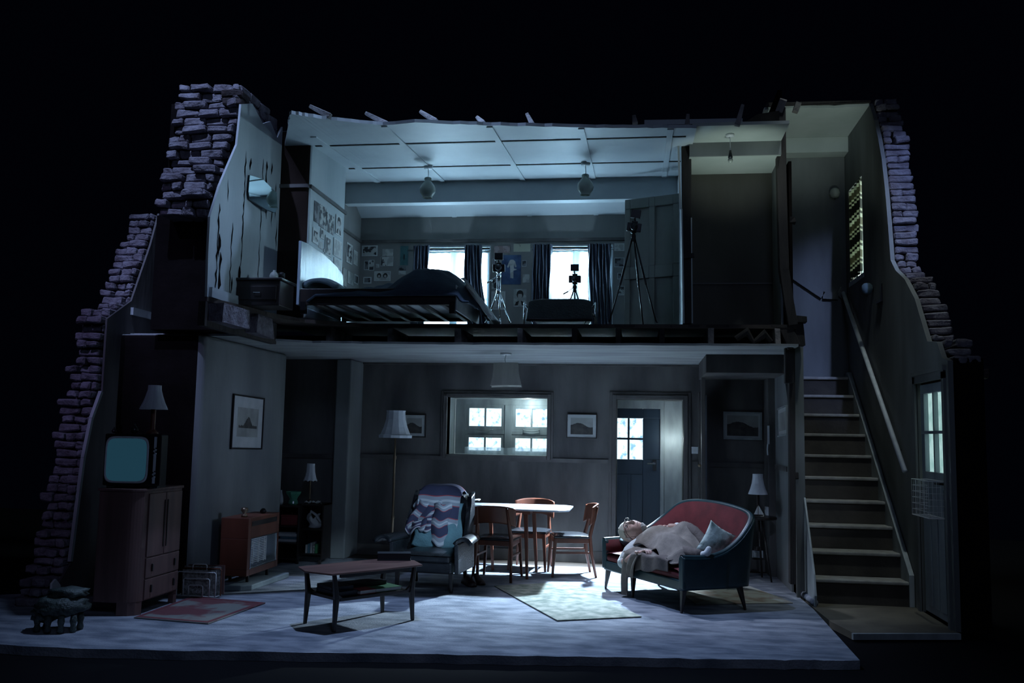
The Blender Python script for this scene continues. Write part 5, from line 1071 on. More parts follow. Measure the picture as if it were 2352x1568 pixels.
for k in range(5):
    bm = BM(); box(bm, (-3.69+.028*k, 10.05, .115), (-3.668+.028*k, 10.2, .115+.09+.012*((k*7) % 3))); tag(ob('book', bm, ['paper', 'tealfab', 'flat_grey', 'paperdk', 'book_g'][k], bevel=.0015), ['pale', 'blue-grey', 'mid-grey', 'mottled grey', 'dark green'][k]+' upright book on the low right shelf of the alcove unit', 'book', 'upright books low in the alcove unit')

# standard lamp
fl_ = thing('standard_lamp', 'tall brass standard lamp with panelled bell shade behind the armchair', 'floor lamp', (-2.75, 10.25, 0))
bm = BM(); lathe(bm, [(.13, 0), (.13, .015), (.11, .028), (.03, .045), (.016, .07)], seg=28); ob('base', bm, 'brass', fl_, smooth=True)
bm = BM(); lathe(bm, [(.014, .06), (.014, .5), (.02, .51), (.02, .53), (.014, .54), (.013, 1.16), (.019, 1.17), (.019, 1.20), (.011, 1.21), (.010, 1.45)], seg=14); ob('pole', bm, 'brass', fl_, smooth=True)
bm = BM(); lathe(bm, [(.190, 1.41), (.192, 1.44), (.172, 1.45), (.138, 1.53), (.112, 1.62), (.106, 1.70), (.112, 1.72)], seg=12, cap0=False, cap1=False, wob=None); ob('lamp_shade', bm, 'shadew', fl_, solid=.004)
bm = BM(); lathe(bm, [(.012, 0), (.03, .03), (.02, .06)], (0, 0, 1.46), 12); ob('bulb', bm, 'milk', fl_, smooth=True)
# ceiling pendant
cp = thing('pendant_lamp', 'square flared cloth pendant shade hanging from the living-room ceiling', 'ceiling lamp', (-1.40, 9.6, ZB))
bm = BM(); lathe(bm, [(.055, -.022), (.06, -.01), (.06, 0)], seg=22); ob('ceiling_rose', bm, 'plastic', cp, smooth=True)
bm = BM(); tube(bm, [(.0, 0, -.02), (-.01, 0, -.07), (.004, 0, -.15)], .004, 6); ob('cord', bm, 'plastic', cp)
bm = BM(); prof = [(.232, -.355), (.225, -.345), (.198, -.26), (.183, -.18), (.180, -.115)]; rs = []
for r, z in prof:
    L = []
    for k in range(4):
        a0 = PI/4+k*PI/2; a1 = a0+PI/2
        for s in range(7):
            u = s/7; p = V(math.cos(a0), math.sin(a0), 0).lerp(V(math.cos(a1), math.sin(a1), 0), u)*r; p *= 1-.06*math.sin(PI*u); L.append(bm.verts.new((p.x, p.y, z+.004*math.sin(u*PI))))
    rs.append(L)
for a_, b_ in zip(rs, rs[1:]): bridge(bm, a_, b_)
sh = ob('lamp_shade', bm, 'shade', cp, solid=.004); sh.rotation_euler = (0, math.radians(-1.5), .12)
bm = BM(); lathe(bm, [(.012, 0), (.03, -.04), (.02, -.07), (.005, -.08)], (0, 0, -.16), 12); ob('bulb', bm, 'milk', cp, smooth=True)

# rugs
def rug(name, P, m, label, edge=None):
    bm = BM(); P = [V(p.x, p.y, .002) for p in P]; prism(bm, P, (0, 0, .009)); o = ob(name, bm, m, bevel=.003); tag(o, label, 'rug')
    if edge:
        c = sum(P, V(0, 0, 0))/4; bm = BM()
        for a, b in zip(P, P[1:]+P[:1]):
            a2, b2 = a.lerp(c, .12), b.lerp(c, .12); a1, b1 = a.lerp(c, .02), b.lerp(c, .02); quadbox(bm, [q+V(0, 0, .009) for q in (a1, b1, b2, a2)]+[q+V(0, 0, .0105) for q in (a1, b1, b2, a2)])
        ob('rug_border', bm, edge, o)
    return o
rug('patterned_rug', [pz(307, 1420), pz(478, 1434), pz(610, 1386), pz(440, 1372)], 'rugL', 'worn red and grey rug in front of the tall cabinet', 'rugedge')
rug('patterned_rug', [pz(1135, 1347), pz(1280, 1427), pz(1474, 1418), pz(1305, 1338)], 'rugM', 'faded green and cream rug in the middle of the carpet')
rug('patterned_rug', [pz(1600, 1389), pz(1822, 1386), pz(1715, 1345), pz(1545, 1348)], 'rugR', 'buff rug partly under the right end of the sofa')

# debris stub at the left wall foot
db_ = thing('masonry_stump', 'dark greenish lumpy stump on knobbly feet at the left wall foot', 'stump', pz(137, 1447), .2)
lump = lambda c, s: None
def rock(bm, c, r, sx=1, sy=1, sz=1, amp=.25):
    b2 = bmesh.new(); bmesh.ops.create_icosphere(b2, subdivisions=3, radius=1)
    for v in b2.verts: n = 1+amp*noise.noise(v.co*2.2+V(*c)*5)+amp*.4*noise.noise(v.co*6+V(*c)); v.co = V(v.co.x*r*sx*n+c[0], v.co.y*r*sy*n+c[1], v.co.z*r*sz*n+c[2])
    me = bpy.data.meshes.new('t'); b2.to_mesh(me); b2.free(); bm.from_mesh(me); bpy.data.meshes.remove(me)
bm = BM(); rock(bm, (0, 0, .17), .15, 1.25, .95, .5, .3); rock(bm, (.03, .03, .26), .11, 1.25, .9, .4, .3); rock(bm, (-.10, 0, .12), .10, 1.1, 1, .6, .3); ob('stump_body', bm, 'rub', db_, smooth=True)
for k, (x, y) in enumerate(((-.13, -.07), (-.04, -.11), (.05, -.11), (.12, -.07), (.13, .03), (-.12, .06))):
    bm = BM(); lathe(bm, [(.020, 0), (.026, .02), (.018, .05), (.026, .08), (.02, .12)], (x, y, .001), 10); ob('foot', bm, 'rub', db_, smooth=True)
bm = BM(); P = [px(158, 1345, -4.74), px(163, 1320, -4.74), px(172, 1320, -4.74), px(172, 1340, -4.74)]
bm.free(); bm = BM(); prism(bm, [(-4.755, 7.08, .001), (-4.755, 7.22, .001), (-4.755, 7.20, .16), (-4.755, 7.13, .22), (-4.755, 7.08, .19)], (.02, 0, 0)); tag(ob('plaster_flake', bm, 'white', bevel=.004), 'loose white plaster flake at the foot of the left wall', 'plaster')

# ================================================================== COFFEE TABLE
CT = [pz(690, 1304, .43), pz(747, 1319, .43), pz(962, 1297, .43), pz(880, 1281, .43)]
ct = thing('coffee_table', 'low brown-topped coffee table on black tapered legs with a shelf', 'coffee table', (-2.13, 7.08, 0), 0)
o0 = ct.location.copy(); u_ = V(.60, .80, 0).normalized()
c1, c2 = V(-2.37, 6.80, 0), V(-1.84, 7.38, 0)
lx = (V(-1.785, 7.218, 0)-V(-2.192, 6.711, 0)); L0 = lx.length; ex = lx.normalized(); ey = V(-ex.y, ex.x, 0)
cen = (V(-2.502, 6.964, 0)+V(-2.192, 6.711, 0)+V(-1.785, 7.218, 0)+V(-2.086, 7.457, 0))/4
ct.location = cen; ct.rotation_euler = (0, 0, math.atan2(ex.y, ex.x))
hx, hy = .315, .19
bm = BM(); P = []
for u, v in ((-.50, -.13), (-.40, -.24), (0, -.255), (.38, -.235), (.52, -.10), (.52, .10), (.38, .235), (0, .255), (-.40, .24), (-.50, .13)): P.append((u, v, .415))
bm.free(); bm = BM(); prism(bm, [(-.42, -.235, .415), (0, -.25, .415), (.42, -.235, .415), (.52, .0, .415), (.42, .235, .415), (0, .25, .415), (-.42, .235, .415), (-.50, .0, .415)], (0, 0, .014)); ob('tabletop', bm, 'tablewood', ct, bevel=.004)
for sx in (-1, 1):
    for sy in (-1, 1):
        bm = BM(); beam(bm, (sx*(hx+.045), sy*(hy+.012), 0), (sx*(hx+.030), sy*(hy+.006), .24), .022, .024, (1, 0, 0), .036, .038); beam(bm, (sx*(hx+.030), sy*(hy+.006), .235), (sx*(hx+.055), sy*(hy+.006), .415), .036, .038, (1, 0, 0), .026, .026); beam(bm, (sx*(hx+.035), sy*hy, .265), (sx*(hx-.03), sy*hy, .222), .03, .03, (0, 1, 0), .024, .018); lathe(bm, [(.010, -.0), (.012, .012)], (sx*(hx+.045), sy*(hy+.015), 0), 8); ob('leg', bm, 'darkwood', ct, bevel=.005)
bm = BM(); 
for s in (-1, 1): box(bm, (-hx, s*hy-.012, .215), (hx, s*hy+.012, .24)); box(bm, (s*hx-.012, -hy, .215), (s*hx+.012, hy, .24))
box(bm, (-hx, -hy, .222), (hx, hy, .232)); ob('shelf', bm, 'darkwood', ct, bevel=.003)
bm = BM(); 
for s in (-1, 1): box(bm, (-hx, s*hy-.01, .385), (hx, s*hy+.01, .415))
ob('rail', bm, 'darkwood', ct)
R2 = Matrix.Rotation(ct.rotation_euler.z, 4, 'Z')
def onct(x, y, z): return ct.location+(R2 @ V(x, y, z))
def book(name, label, x, y, z, w_, d_, h_, m, a=0, group=None, pages='paper', cat='book'):
    t = thing(name, label, cat, onct(x, y, z), ct.rotation_euler.z+a, group)
    bm = BM(); box(bm, (-w_/2, -d_/2, 0), (w_/2, d_/2, h_*.12)); box(bm, (-w_/2, -d_/2, h_*.88), (w_/2, d_/2, h_)); box(bm, (-w_/2, d_/2-.004, 0), (w_/2, d_/2, h_)); ob('cover', bm, m, t, bevel=.001)
    bm = BM(); box(bm, (-w_/2+.004, -d_/2+.004, h_*.12), (w_/2-.004, d_/2-.004, h_*.88)); ob('pages', bm, pages, t); return t
g = 'books and albums on the coffee table shelf'
book('album', 'dark blue album at the left end of the coffee table shelf', -.22, -.01, .241, .17, .30, .035, 'book_k', .05, g, 'book_k')
book('album', 'smaller dark album stacked on the dark blue one under the table', -.23, 0, .277, .19, .24, .03, 'book_k', -.1, g, 'book_k')
book('book', 'red book on the coffee table shelf left of the green book', -.05, -.09, .241, .15, .17, .03, 'book_r', .03, g)
book('book', 'green book on the coffee table shelf right of the red book', .15, -.07, .241, .24, .20, .028, 'book_g', -.02, g)
book('album', 'black folder lying on the red and green books under the table', .06, .04, .272, .33, .15, .03, 'book_k', 0, g, 'book_k')
book('box_file', 'black box file on the far right corner of the coffee table top', .40, .12, .430, .27, .13, .058, 'book_k', -.62, None, 'book_k', 'box')

# ================================================================== ARMCHAIR
ac = thing('armchair', 'black leather wing armchair with flat arms and wooden legs', 'armchair', (-1.96, 8.84, 0), math.radians(-4))
bm = BM(); box(bm, (-.27, -.30, .17), (.27, .26, .28)); ob('seat_frame', bm, 'leather', ac, bevel=.02, seg=3)
bm = BM(); sheet(bm, lambda u, v: (-.255+.51*u, -.33+.52*v, .335+.045*(math.sin(PI*u)**.35)*(math.sin(PI*v)**.35)-.004*math.cos(u*6*PI)*math.sin(PI*v)), 24, 16)
box(bm, (-.25, -.32, .27), (.25, .19, .34)); ob('seat_cushion', bm, 'leather', ac, smooth=True, bevel=.02)
def backf(u, v):
    w_ = .27+.035*math.sin(PI*v)-.05*max(0, v-.82)/.18
    x = -w_+2*w_*u; y = .20+.17*v-.055*(abs(2*u-1)**2.5)*(1.3-.4*v); z = .34+.58*v-.05*(abs(2*u-1)**4)*(v**4)
    return (x, y, z)
bm = BM(); sheet(bm, backf, 22, 22); ob('backrest', bm, 'leather', ac, smooth=True, solid=.10)
for s in (-1, 1):
    bm = BM(); sheet(bm, lambda u, v: (s*(.285+.02*math.sin(PI*v)-.01*u), .20+.17*v-.16*u*(max(.45, math.sin(PI*min(1, v*1.0)))**.6), .36+.53*v-.04*u), 10, 18); ob('wing', bm, 'leather', ac, smooth=True, solid=.045)
    bm = BM(); prism(bm, [(s*.30-.03, -.34, .44), (s*.30-.03, -.30, .495), (s*.30-.03, .10, .475), (s*.30-.03, .26, .47), (s*.30-.03, .26, .43), (s*.30-.03, -.28, .43)], (.0, 0, 0.0001)); bm.free(); bm = BM()
    sheet(bm, lambda u, v: (s*(.335+.055*(1-v)**1.0*math.sin(PI*.5+0)*(1)-.0)+(u-.5)*(.11+.05*(1-v)), -.36+.60*v-.025*(2*u-1)**2*(1 if v < .1 else 0), .475+.012*math.sin(PI*u)-.035*(abs(2*u-1)**3)+.012*(1-v)), 12, 16)
    ob('armrest', bm, 'leather', ac, smooth=True, solid=.035)
    bm = BM(); prism(bm, [(s*.315-.02, -.30, .17), (s*.315-.02, -.33, .45), (s*.315-.02, .28, .45), (s*.315-.02, .30, .17)], (.04, 0, 0)); ob('side_panel', bm, 'leather', ac, bevel=.008)
for x, y, ly in ((-.26, -.28, 0), (.26, -.28, 0), (-.25, .24, .06), (.25, .24, .06)):
    bm = BM(); beam(bm, (x*1.02, y+ly, 0), (x, y, .18), .026, .026, (0, 1, 0), .04, .04); ob('leg', bm, 'darkwood', ac, bevel=.004)
aco = ac.location; aco2 = ac.location-V(0, 0, .075); AR = Matrix.Rotation(ac.rotation_euler.z, 4, 'Z')
# teal cushion slumped on the seat against the back
cu_ = thing('cushion', 'slumped dusty teal cushion on the armchair seat', 'cushion', aco+(AR @ V(0, -.02, .375)), ac.rotation_euler.z)
def cushf(side):
    def f(u, v):
        w_ = .245*(1-.0*v); x = -w_+2*w_*u; b = (max(0, math.sin(PI*u))**.5)*(max(0, math.sin(PI*v))**.45)
        x *= 1-.10*(1-abs(2*v-1)**2)*0
        return (x+.02*math.sin(v*6), .05+.17*v-side*.075*b-.012*noise.noise(V(u*5, v*7, side)), .012+.40*v-.035*(1-abs(2*u-1)**3)*(1-v)+.02*b*0)
    return f
bm = BM(); sheet(bm, cushf(1), 24, 24); sheet(bm, cushf(-1), 24, 24); bmesh.ops.remove_doubles(bm, verts=bm.verts, dist=.003); ob('cushion_cover', bm, 'tealfab', cu_, smooth=True)
# tartan blanket over the backrest: broad fall plus ruffled layers
tb = thing('tartan_blanket', 'navy, red and grey checked blanket draped over the armchair back', 'blanket', aco2, ac.rotation_euler.z)
def fall(u, v):
    x = -.20+.43*u-.02*v; t = v
    if t < .18: y = .44-.19*(t/.18)+.0; z = .93+.11*math.sin(t/.18*PI/2)
    else: q = (t-.18)/.82; y = .24-.115*q-.02*math.sin(q*PI); z = 1.04-.40*q
    y -= .012*math.sin(u*15+v*4)*v+.03*math.sin(PI*u)*(v > .18); z += .012*math.sin(u*11)*v
    if u < .3 and v > .9: z -= .05*(v-.9)/.1
    return (x, y-.05*(v > .18), z-.06*(abs(2*u-1)**5)*(v < .3))
bm = BM(); sheet(bm, fall, 36, 40); ob('blanket_fall', bm, 'tartan', tb, smooth=True, solid=.012)
def fold1(u, v): x = -.27+.38*u; return (x-.04*v+.02*math.sin(v*7), .16-.07*math.sin(PI*u)-.05*v+.02*math.sin(u*13+v*5), .90-.05*u*u-.28*v*(1-.35*abs(u-.4))+.024*math.sin(u*9+1)-.09*(u < .2)*(1-u/.2))
bm = BM(); sheet(bm, fold1, 30, 26); ob('blanket_fold', bm, 'tartan', tb, smooth=True, solid=.012)
def fold2(u, v): return (-.02+.17*u-.035*v+.012*math.sin(v*9), .075-.05*math.sin(PI*u)-.045*v, .86-.36*v+.015*math.sin(u*8)-.05*u*(v > .9))
bm = BM(); sheet(bm, fold2, 16, 28); ob('blanket_fold', bm, 'tartan', tb, smooth=True, solid=.012)
def fold3(u, v): return (-.31+.36*u+.01*math.sin(v*5), .105-.055*math.sin(PI*u)-.03*v+.018*math.sin(u*16), .70-.10*v*(1+.35*math.sin(u*12))-.02*math.sin(u*7))
bm = BM(); sheet(bm, fold3, 30, 12); ob('blanket_fold', bm, 'tartan', tb, smooth=True, solid=.012)
# shoes
def shoe(loc, rz, label):
    t = thing('shoe', label, 'shoe', loc, rz, 'pair of brown shoes on the floor')
    bm = BM(); prof = [(0, .030, .050), (.04, .034, .058), (.10, .036, .062), (.15, .040, .048), (.20, .046, .036), (.25, .042, .030), (.285, .022, .020)]; rs = []
    for x, wy, h in prof: rs.append([bm.verts.new((wy*math.cos(a)*(1 if math.sin(a) > 0 else 1.05), x, .012+max(0, math.sin(a))*h*1.15+min(0, math.sin(a))*.008)) for a in [2*PI*k/16 for k in range(16)]])
    for a_, b_ in zip(rs, rs[1:]): bridge(bm, a_, b_)
    bm.faces.new(list(reversed(rs[0]))); bm.faces.new(rs[-1]); ob('upper', bm, 'shoe', t, smooth=True)
    bm = BM(); P = [(wy*1.08*s, x, 0) for s, L in ((1, prof), (-1, list(reversed(prof)))) for x, wy, h in L]; prism(bm, P, (0, 0, .012)); ob('sole', bm, 'blackmetal', t)
    bm = BM(); tube(bm, [(.024*math.cos(a), .055+.04*math.sin(a), .075-.1*max(0, math.sin(a))*.1) for a in [2*PI*k/14 for k in range(14)]], .004, 6, closed=True)
    for k in range(4): tube(bm, [(-.016, .105+.018*k, .075-.007*k), (.016, .108+.018*k, .075-.007*k)], .0025, 5)
    ob('laces', bm, 'leather', t, smooth=True); return t
shoe(pz(1066, 1338), math.radians(-150), 'brown shoe nearest the armchair leg'); shoe(pz(1090, 1334), math.radians(-155), 'brown shoe of the pair farther from the armchair')

# ================================================================== DINING
dt = thing('dining_table', 'long pale-topped dining table with splayed teak legs', 'dining table', (-1.30, 9.76, 0), math.radians(0))
bm = BM(); prism(bm, [(-.62, -.30, .70), (-.56, -.36, .70), (.50, -.40, .70), (.60, -.30, .70), (.60, .30, .70), (.50, .40, .70), (-.56, .36, .70), (-.62, .30, .70)], (0, 0, .018)); 
M['tabletop'] = mat('pale_laminate', (.42, .46, .52), (.34, .38, .44), .22, scale=5); ob('tabletop', bm, 'tabletop', dt, bevel=.004)
bm = BM(); box(bm, (-.60, -.06, .655), (.40, .06, .70)); box(bm, (-.34, -.30, .66), (-.28, .30, .70)); box(bm, (.12, -.30, .66), (.20, .30, .70)); ob('table_frame', bm, 'redwood', dt, bevel=.003)
for x, y in ((.14, -.16), (.18, .22), (-.36, -.22), (-.30, .24)):
    bm = BM(); beam(bm, (x+.03, y*1.35, 0), (x, y, .68), .028, .028, (1, 0, 0), .044, .044); ob('leg', bm, 'redwood', dt, bevel=.006)
def chair(label, loc, rz):
    t = thing('dining_chair', label, 'chair', loc, rz, 'teak chairs around the dining table')
    bm = BM(); sheet(bm, lambda u, v: ((-.21+.42*u)*(1-.10*v), -.20+.40*v, .425+.022*(math.sin(PI*u)**.5)*(math.sin(PI*v)**.5)), 12, 12); box(bm, (-.20, -.19, .40), (.20, .19, .425)); ob('seat', bm, 'seatpad', t, smooth=True, bevel=.008)
    bm = BM()
    for s in (-1, 1): box(bm, (s*.175-.012, -.18, .35), (s*.175+.012, .19, .40)); box(bm, (-.175, s*.175-.01, .35), (.175, s*.175+.01, .40)); box(bm, (s*.185-.009, -.18, .24), (s*.185+.009, .20, .262))
    ob('seat_rail', bm, 'redwood', t, bevel=.003)
    for s in (-1, 1):
        bm = BM(); beam(bm, (s*.205, -.205, 0), (s*.18, -.175, .40), .024, .024, (1, 0, 0), .038, .036); ob('leg', bm, 'redwood', t, bevel=.006)
        bm = BM(); tube(bm, [(s*.20, .255, 0), (s*.185, .205, .25), (s*.18, .19, .42), (s*.165, .225, .56), (s*.15, .275, .73)], [.013, .018, .020, .017, .012], 10); ob('leg', bm, 'redwood', t, smooth=True)
    bm = BM(); sheet(bm, lambda u, v: (-.225+.45*u, .30-.20*(abs(2*u-1)**2)*.45+.03*v-.03, .585+.17*v-.045*(abs(2*u-1)**2.5)*(1-v)+.0-.03*(abs(2*u-1)**3)*v), 20, 10); ob('backrest', bm, 'redwood', t, smooth=True, solid=.016)
    return t
ch = chair('teak chair turned with its back to the viewer at the table front', (-1.43, 9.53, 0), PI)
ch.rotation_euler.z = PI+math.radians(-6)
dup(ch, (-1.19, 10.32, 0), math.radians(-4), 'teak chair tucked behind the far side of the dining table')
c3 = dup(ch, (-.73, 9.98, 0), math.radians(-78), 'teak chair pulled out sideways between the table and sofa')
# open book and paper on the table
obk = thing('open_book', 'open book with raised pages on the left end of the dining table', 'book', (-1.80, 9.62, .7185), .1)
for s in (-1, 1):
    bm = BM(); sheet(bm, lambda u, v: (s*.15*u, -.10+.20*v, .004+.022*math.sin(PI*u)**.7*(1 if s > 0 else .7)+(.06*u if s > 0 else 0)), 12, 4); ob('pages', bm, 'paper', obk, smooth=True, solid=.005)
bm = BM(); box(bm, (-.16, -.11, 0), (.16, .11, .003)); ob('cover', bm, 'book_k', obk)
bm = BM(); box(bm, (-1.36, 9.62, .7185), (-1.12, 9.82, .7205)); tag(ob('sheet_of_paper', bm, 'paper'), 'loose sheet of paper in the middle of the dining table', 'paper')

# ================================================================== SOFA (frame: origin far front corner, x along the length, y to the back)
SO = V(-.36, 9.17, 0); SA = math.atan2(-.852, .524)
sofa = thing('sofa', 'two-tone curved sofa, wine upholstery inside and teal leather outside', 'sofa', SO, SA)
# in this frame +x runs to the near end, +y is the side of the backrest
def back_top(t):     # t along the rim 0..1: far arm -> back -> near arm ; returns (x, y, z)
    K = [(0.02, .0, .47), (.03, .30, .49), (.0, .50, .56), (.06, .66, .68), (.22, .745, .81), (.45, .77, .86), (.8, .78, .87), (1.1, .78, .85), (1.34, .76, .81), (1.42, .70, .74), (1.44, .56, .60), (1.43, .40, .50), (1.42, .22, .46), (1.40, .0, .465)]
    f = t*(len(K)-1); i = min(int(f), len(K)-2); u = f-i
    P = [K[max(0, i-1)], K[i], K[i+1], K[min(len(K)-1, i+2)]]
    return V(*[.5*((2*P[1][k])+(-P[0][k]+P[2][k])*u+(2*P[0][k]-5*P[1][k]+4*P[2][k]-P[3][k])*u*u+(-P[0][k]+3*P[1][k]-3*P[2][k]+P[3][k])*u**3) for k in range(3)])
def inward(p):
    c = V(.72, .32, 0); d = V(c.x-p.x, c.y-p.y, 0)
    if p.y < .45: d = V(1 if p.x < .7 else -1, 0, 0)
    return d.normalized()
NT = 90
def outer(u, v):
    p = back_top(u); d = inward(p); z = .20+(p.z-.20)*v; k = (1-v)*(.05 if p.y > .45 else .015)
    return (p.x+d.x*k, p.y+d.y*k*1.6, z)
bm = BM(); sheet(bm, outer, NT, 12); ob('outer_shell', bm, 'teal', sofa, smooth=True, solid=.02)
def rim(u, v):
    p = back_top(u); d = inward(p); a = v*PI; w_ = .055
    return (p.x+d.x*(w_/2*(1-math.cos(a))), p.y+d.y*(w_/2*(1-math.cos(a))), p.z+.022*math.sin(a))
bm = BM(); sheet(bm, rim, NT, 8); ob('rim', bm, 'teal', sofa, smooth=True)
def innr(u, v):
    p = back_top(u); d = inward(p); z = .36+(p.z-.36)*v; k = .055+(.07 if p.y > .45 else .01)*(1-v)+.015*math.sin(PI*v)
    return (p.x+d.x*k, p.y+d.y*k, z)
bm = BM(); sheet(bm, lambda u, v: innr(.0+u, v), NT, 12); ob('inner_back', bm, 'redfab', sofa, smooth=True)
bm = BM()
for a in (0., 1.): 
    p = back_top(a); sgn = 1 if a == 0 else -1
    prism(bm, [(p.x, -.005, .20), (p.x+sgn*.07, -.005, .20), (p.x+sgn*.07, -.005, p.z-.005), (p.x+sgn*.035, -.005, p.z+.018), (p.x, -.005, p.z)], (0, .04, 0)); ob('arm_front', bm, 'teal', sofa, bevel=.012, seg=3); bm = BM()
bm = BM(); sheet(bm, lambda u, v: (.08+1.27*u, .0+.68*v, .335+.055*(math.sin(PI*u)**.25)*(math.sin(PI*min(1, v+.06))**.3)), 30, 16); box(bm, (.08, .005, .27), (1.35, .66, .34)); ob('seat', bm, 'redfab', sofa, smooth=True, bevel=.03)
bm = BM(); box(bm, (.04, .0, .185), (1.38, .60, .275)); ob('base_frame', bm, 'teal', sofa, bevel=.015, seg=3)
for x, y, dx, dy in ((.06, .05, -.06, -.0), (.06, .60, -.03, .04), (.55, .03, -.01, 0), (1.34, .04, .0, -.02), (1.36, .60, .03, .04)):
    bm = BM(); beam(bm, (x+dx, y+dy, 0), (x, y, .20), .018, .018, (0, 1, 0), .045, .045); ob('leg', bm, 'darkwood', sofa, bevel=.004)

SR = Matrix.Rotation(SA, 4, 'Z')
def sw(x, y, z): return SO+(SR @ V(x, y, z))
# cushions
def cushion(label, c, w_, h_, th, m, rx=0, ry=0, rz=0, pinch=.0):
    t = thing('cushion', label, 'cushion', sw(*c), 0); t.rotation_euler = (SR.to_3x3() @ Matrix.Rotation(rz, 3, 'Z') @ Matrix.Rotation(ry, 3, 'Y') @ Matrix.Rotation(rx, 3, 'X')).to_euler()
    def f(side):
        def g(u, v):
            b = (max(0, math.sin(PI*u))**.55)*(max(0, math.sin(PI*v))**.55); a, c_ = 2*u-1, 2*v-1
            return (w_/2*a*(1-.10*(1-c_*c_)), side*th/2*b-pinch*math.exp(-(a*a)*6)*b*.0+.006*noise.noise(V(u*6, v*6, side*3)), h_/2*c_*(1-.10*(1-a*a)))
        return g
    bm = BM(); sheet(bm, f(1), 22, 22); sheet(bm, f(-1), 22, 22); bmesh.ops.remove_doubles(bm, verts=bm.verts, dist=.002); ob('cushion_cover', bm, m, t, smooth=True); return t
cushion('dark grey-teal cushion under the head of the lying person', (.10, .30, .445), .36, .34, .13, 'grcush', rx=math.radians(82), ry=0, rz=0)
cushion('pale floral cushion propped at the near end of the sofa', (1.24, .44, .555), .27, .31, .13, 'palecush', ry=math.radians(30), rz=math.radians(76))

# ================================================================== THE LYING PERSON (sofa frame coordinates)
SRi = SR.inverted().to_3x3(); Bw = SR.to_3x3() @ V(0, 1, 0)
def sp(x, y, d):
    """point on the vertical plane at depth d behind the sofa front, in the sofa's own frame"""
    r = ray(x, y); t = ((SO-CP).dot(Bw)+d)/r.dot(Bw); return SRi @ (CP+r*t-SO)
per = thing('person', 'person in a pale knit cap asleep on the wine and teal sofa', 'person', SO, SA)
def ev(o):
    """skeleton skin evaluated to a plain mesh"""
    dg = bpy.context.evaluated_depsgraph_get(); dg.update(); me = bpy.data.meshes.new_from_object(o.evaluated_get(dg)); bpy.data.objects.remove(o); return me
HC = sp(1455, 1219, .17)
NK = HC.lerp(sp(1488, 1240, .24), .75)
CH_ = sp(1492, 1246, .25); CH_.z = max(CH_.z, .47)
PE = sp(1555, 1262, .38); PE.z = .46
SN, SF = sp(1452, 1255, .07), sp(1500, 1228, .40)
EN, WN, HN = sp(1427, 1297, -.045), sp(1459, 1272, -.01), sp(1474, 1266, .01)
EF, WF, HF = sp(1562, 1213, .50), sp(1532, 1208, .40), sp(1514, 1213, .345)
nodes = []; edges = []
def nd(p, r, *k): nodes.append((p.x, p.y, p.z, r, k[0] if k else r)); return len(nodes)-1
a = nd(PE, .10, .09); b_ = nd(PE.lerp(CH_, .5), .10, .085); c = nd(CH_, .105, .085); d = nd(CH_.lerp(NK, .6), .06); e = nd(NK, .05); f_ = nd(HC.lerp(NK, .35), .05)
edges += [(a, b_), (b_, c), (c, d), (d, e), (e, f_)]
for sh_, el, wr in ((SN, EN, WN), (SF, EF, WF)):
    s1 = nd(CH_.lerp(sh_, .75), .06); s2 = nd(sh_.lerp(el, .25), .050); s3 = nd(el, .040); s4 = nd(el.lerp(wr, .35), .042); s5 = nd(wr, .026, .022)
    edges += [(c, s1), (s1, s2), (s2, s3), (s3, s4), (s4, s5)]
body = ev(skin('t', nodes, edges, 'skin', sub=2))
bmb = BM(); bmb.from_mesh(body)
def hand(wr, pc, tipdir, down, thumb, curl=.5, s=1.0):
    """palm with five separate bent fingers; wr wrist, pc palm centre"""
    ax = (pc-wr).normalized(); across = ax.cross(down).normalized(); k = [(*wr, .024*s, .020*s), (*(wr.lerp(pc, .55)), .030*s, .019*s), (*pc, .034*s, .017*s), (*(pc+ax*.028*s), .034*s, .015*s)]
    out = [ev(skin('t', k, [(0, 1), (1, 2), (2, 3)], 'skin', sub=2))]
    for i, (off, L) in enumerate(((-.030, .070), (-.010, .082), (.010, .076), (.029, .058))):
        b0 = pc+ax*.030*s+across*off*s; d0 = (ax+tipdir*.35).normalized(); d1 = (ax*(1-curl)+down*curl+tipdir*.3).normalized(); d2 = (ax*(1-curl*1.3)+down*curl*1.5).normalized()
        p1 = b0+d0*L*.45*s; p2 = p1+d1*L*.33*s; p3 = p2+d2*L*.27*s
        K = [(*(b0-ax*.02*s), .0105*s, .0105*s), (*b0, .0100*s, .0100*s), (*p1, .0092*s, .0092*s), (*p2, .0082*s, .0082*s), (*p3, .0066*s, .0066*s)]
        out.append(ev(skin('t', K, [(j, j+1) for j in range(4)], 'skin', sub=2)))
    t0 = wr.lerp(pc, .45)+across*thumb*.026*s; t1 = t0+(ax*.55+across*thumb*.75).normalized()*.036*s; t2 = t1+(ax*.85+across*thumb*.25+down*.2).normalized()*.030*s; t3 = t2+ax*.020*s
    out.append(ev(skin('t', [(*t0, .013*s, .013*s), (*t1, .0115*s, .0115*s), (*t2, .0095*s, .0095*s), (*t3, .0075*s, .0075*s)], [(0, 1), (1, 2), (2, 3)], 'skin', sub=2)))
    return out
for me in hand(WN, HN+V(.03, .0, .0), V(.1, -.1, 0), V(.25, -.1, -1).normalized(), -1, .62, 1.12)+hand(WF, HF, V(-.3, -.5, 0), V(-.1, -.5, -.85).normalized(), 1, .35, 1.12): bmb.from_mesh(me); bpy.data.meshes.remove(me)
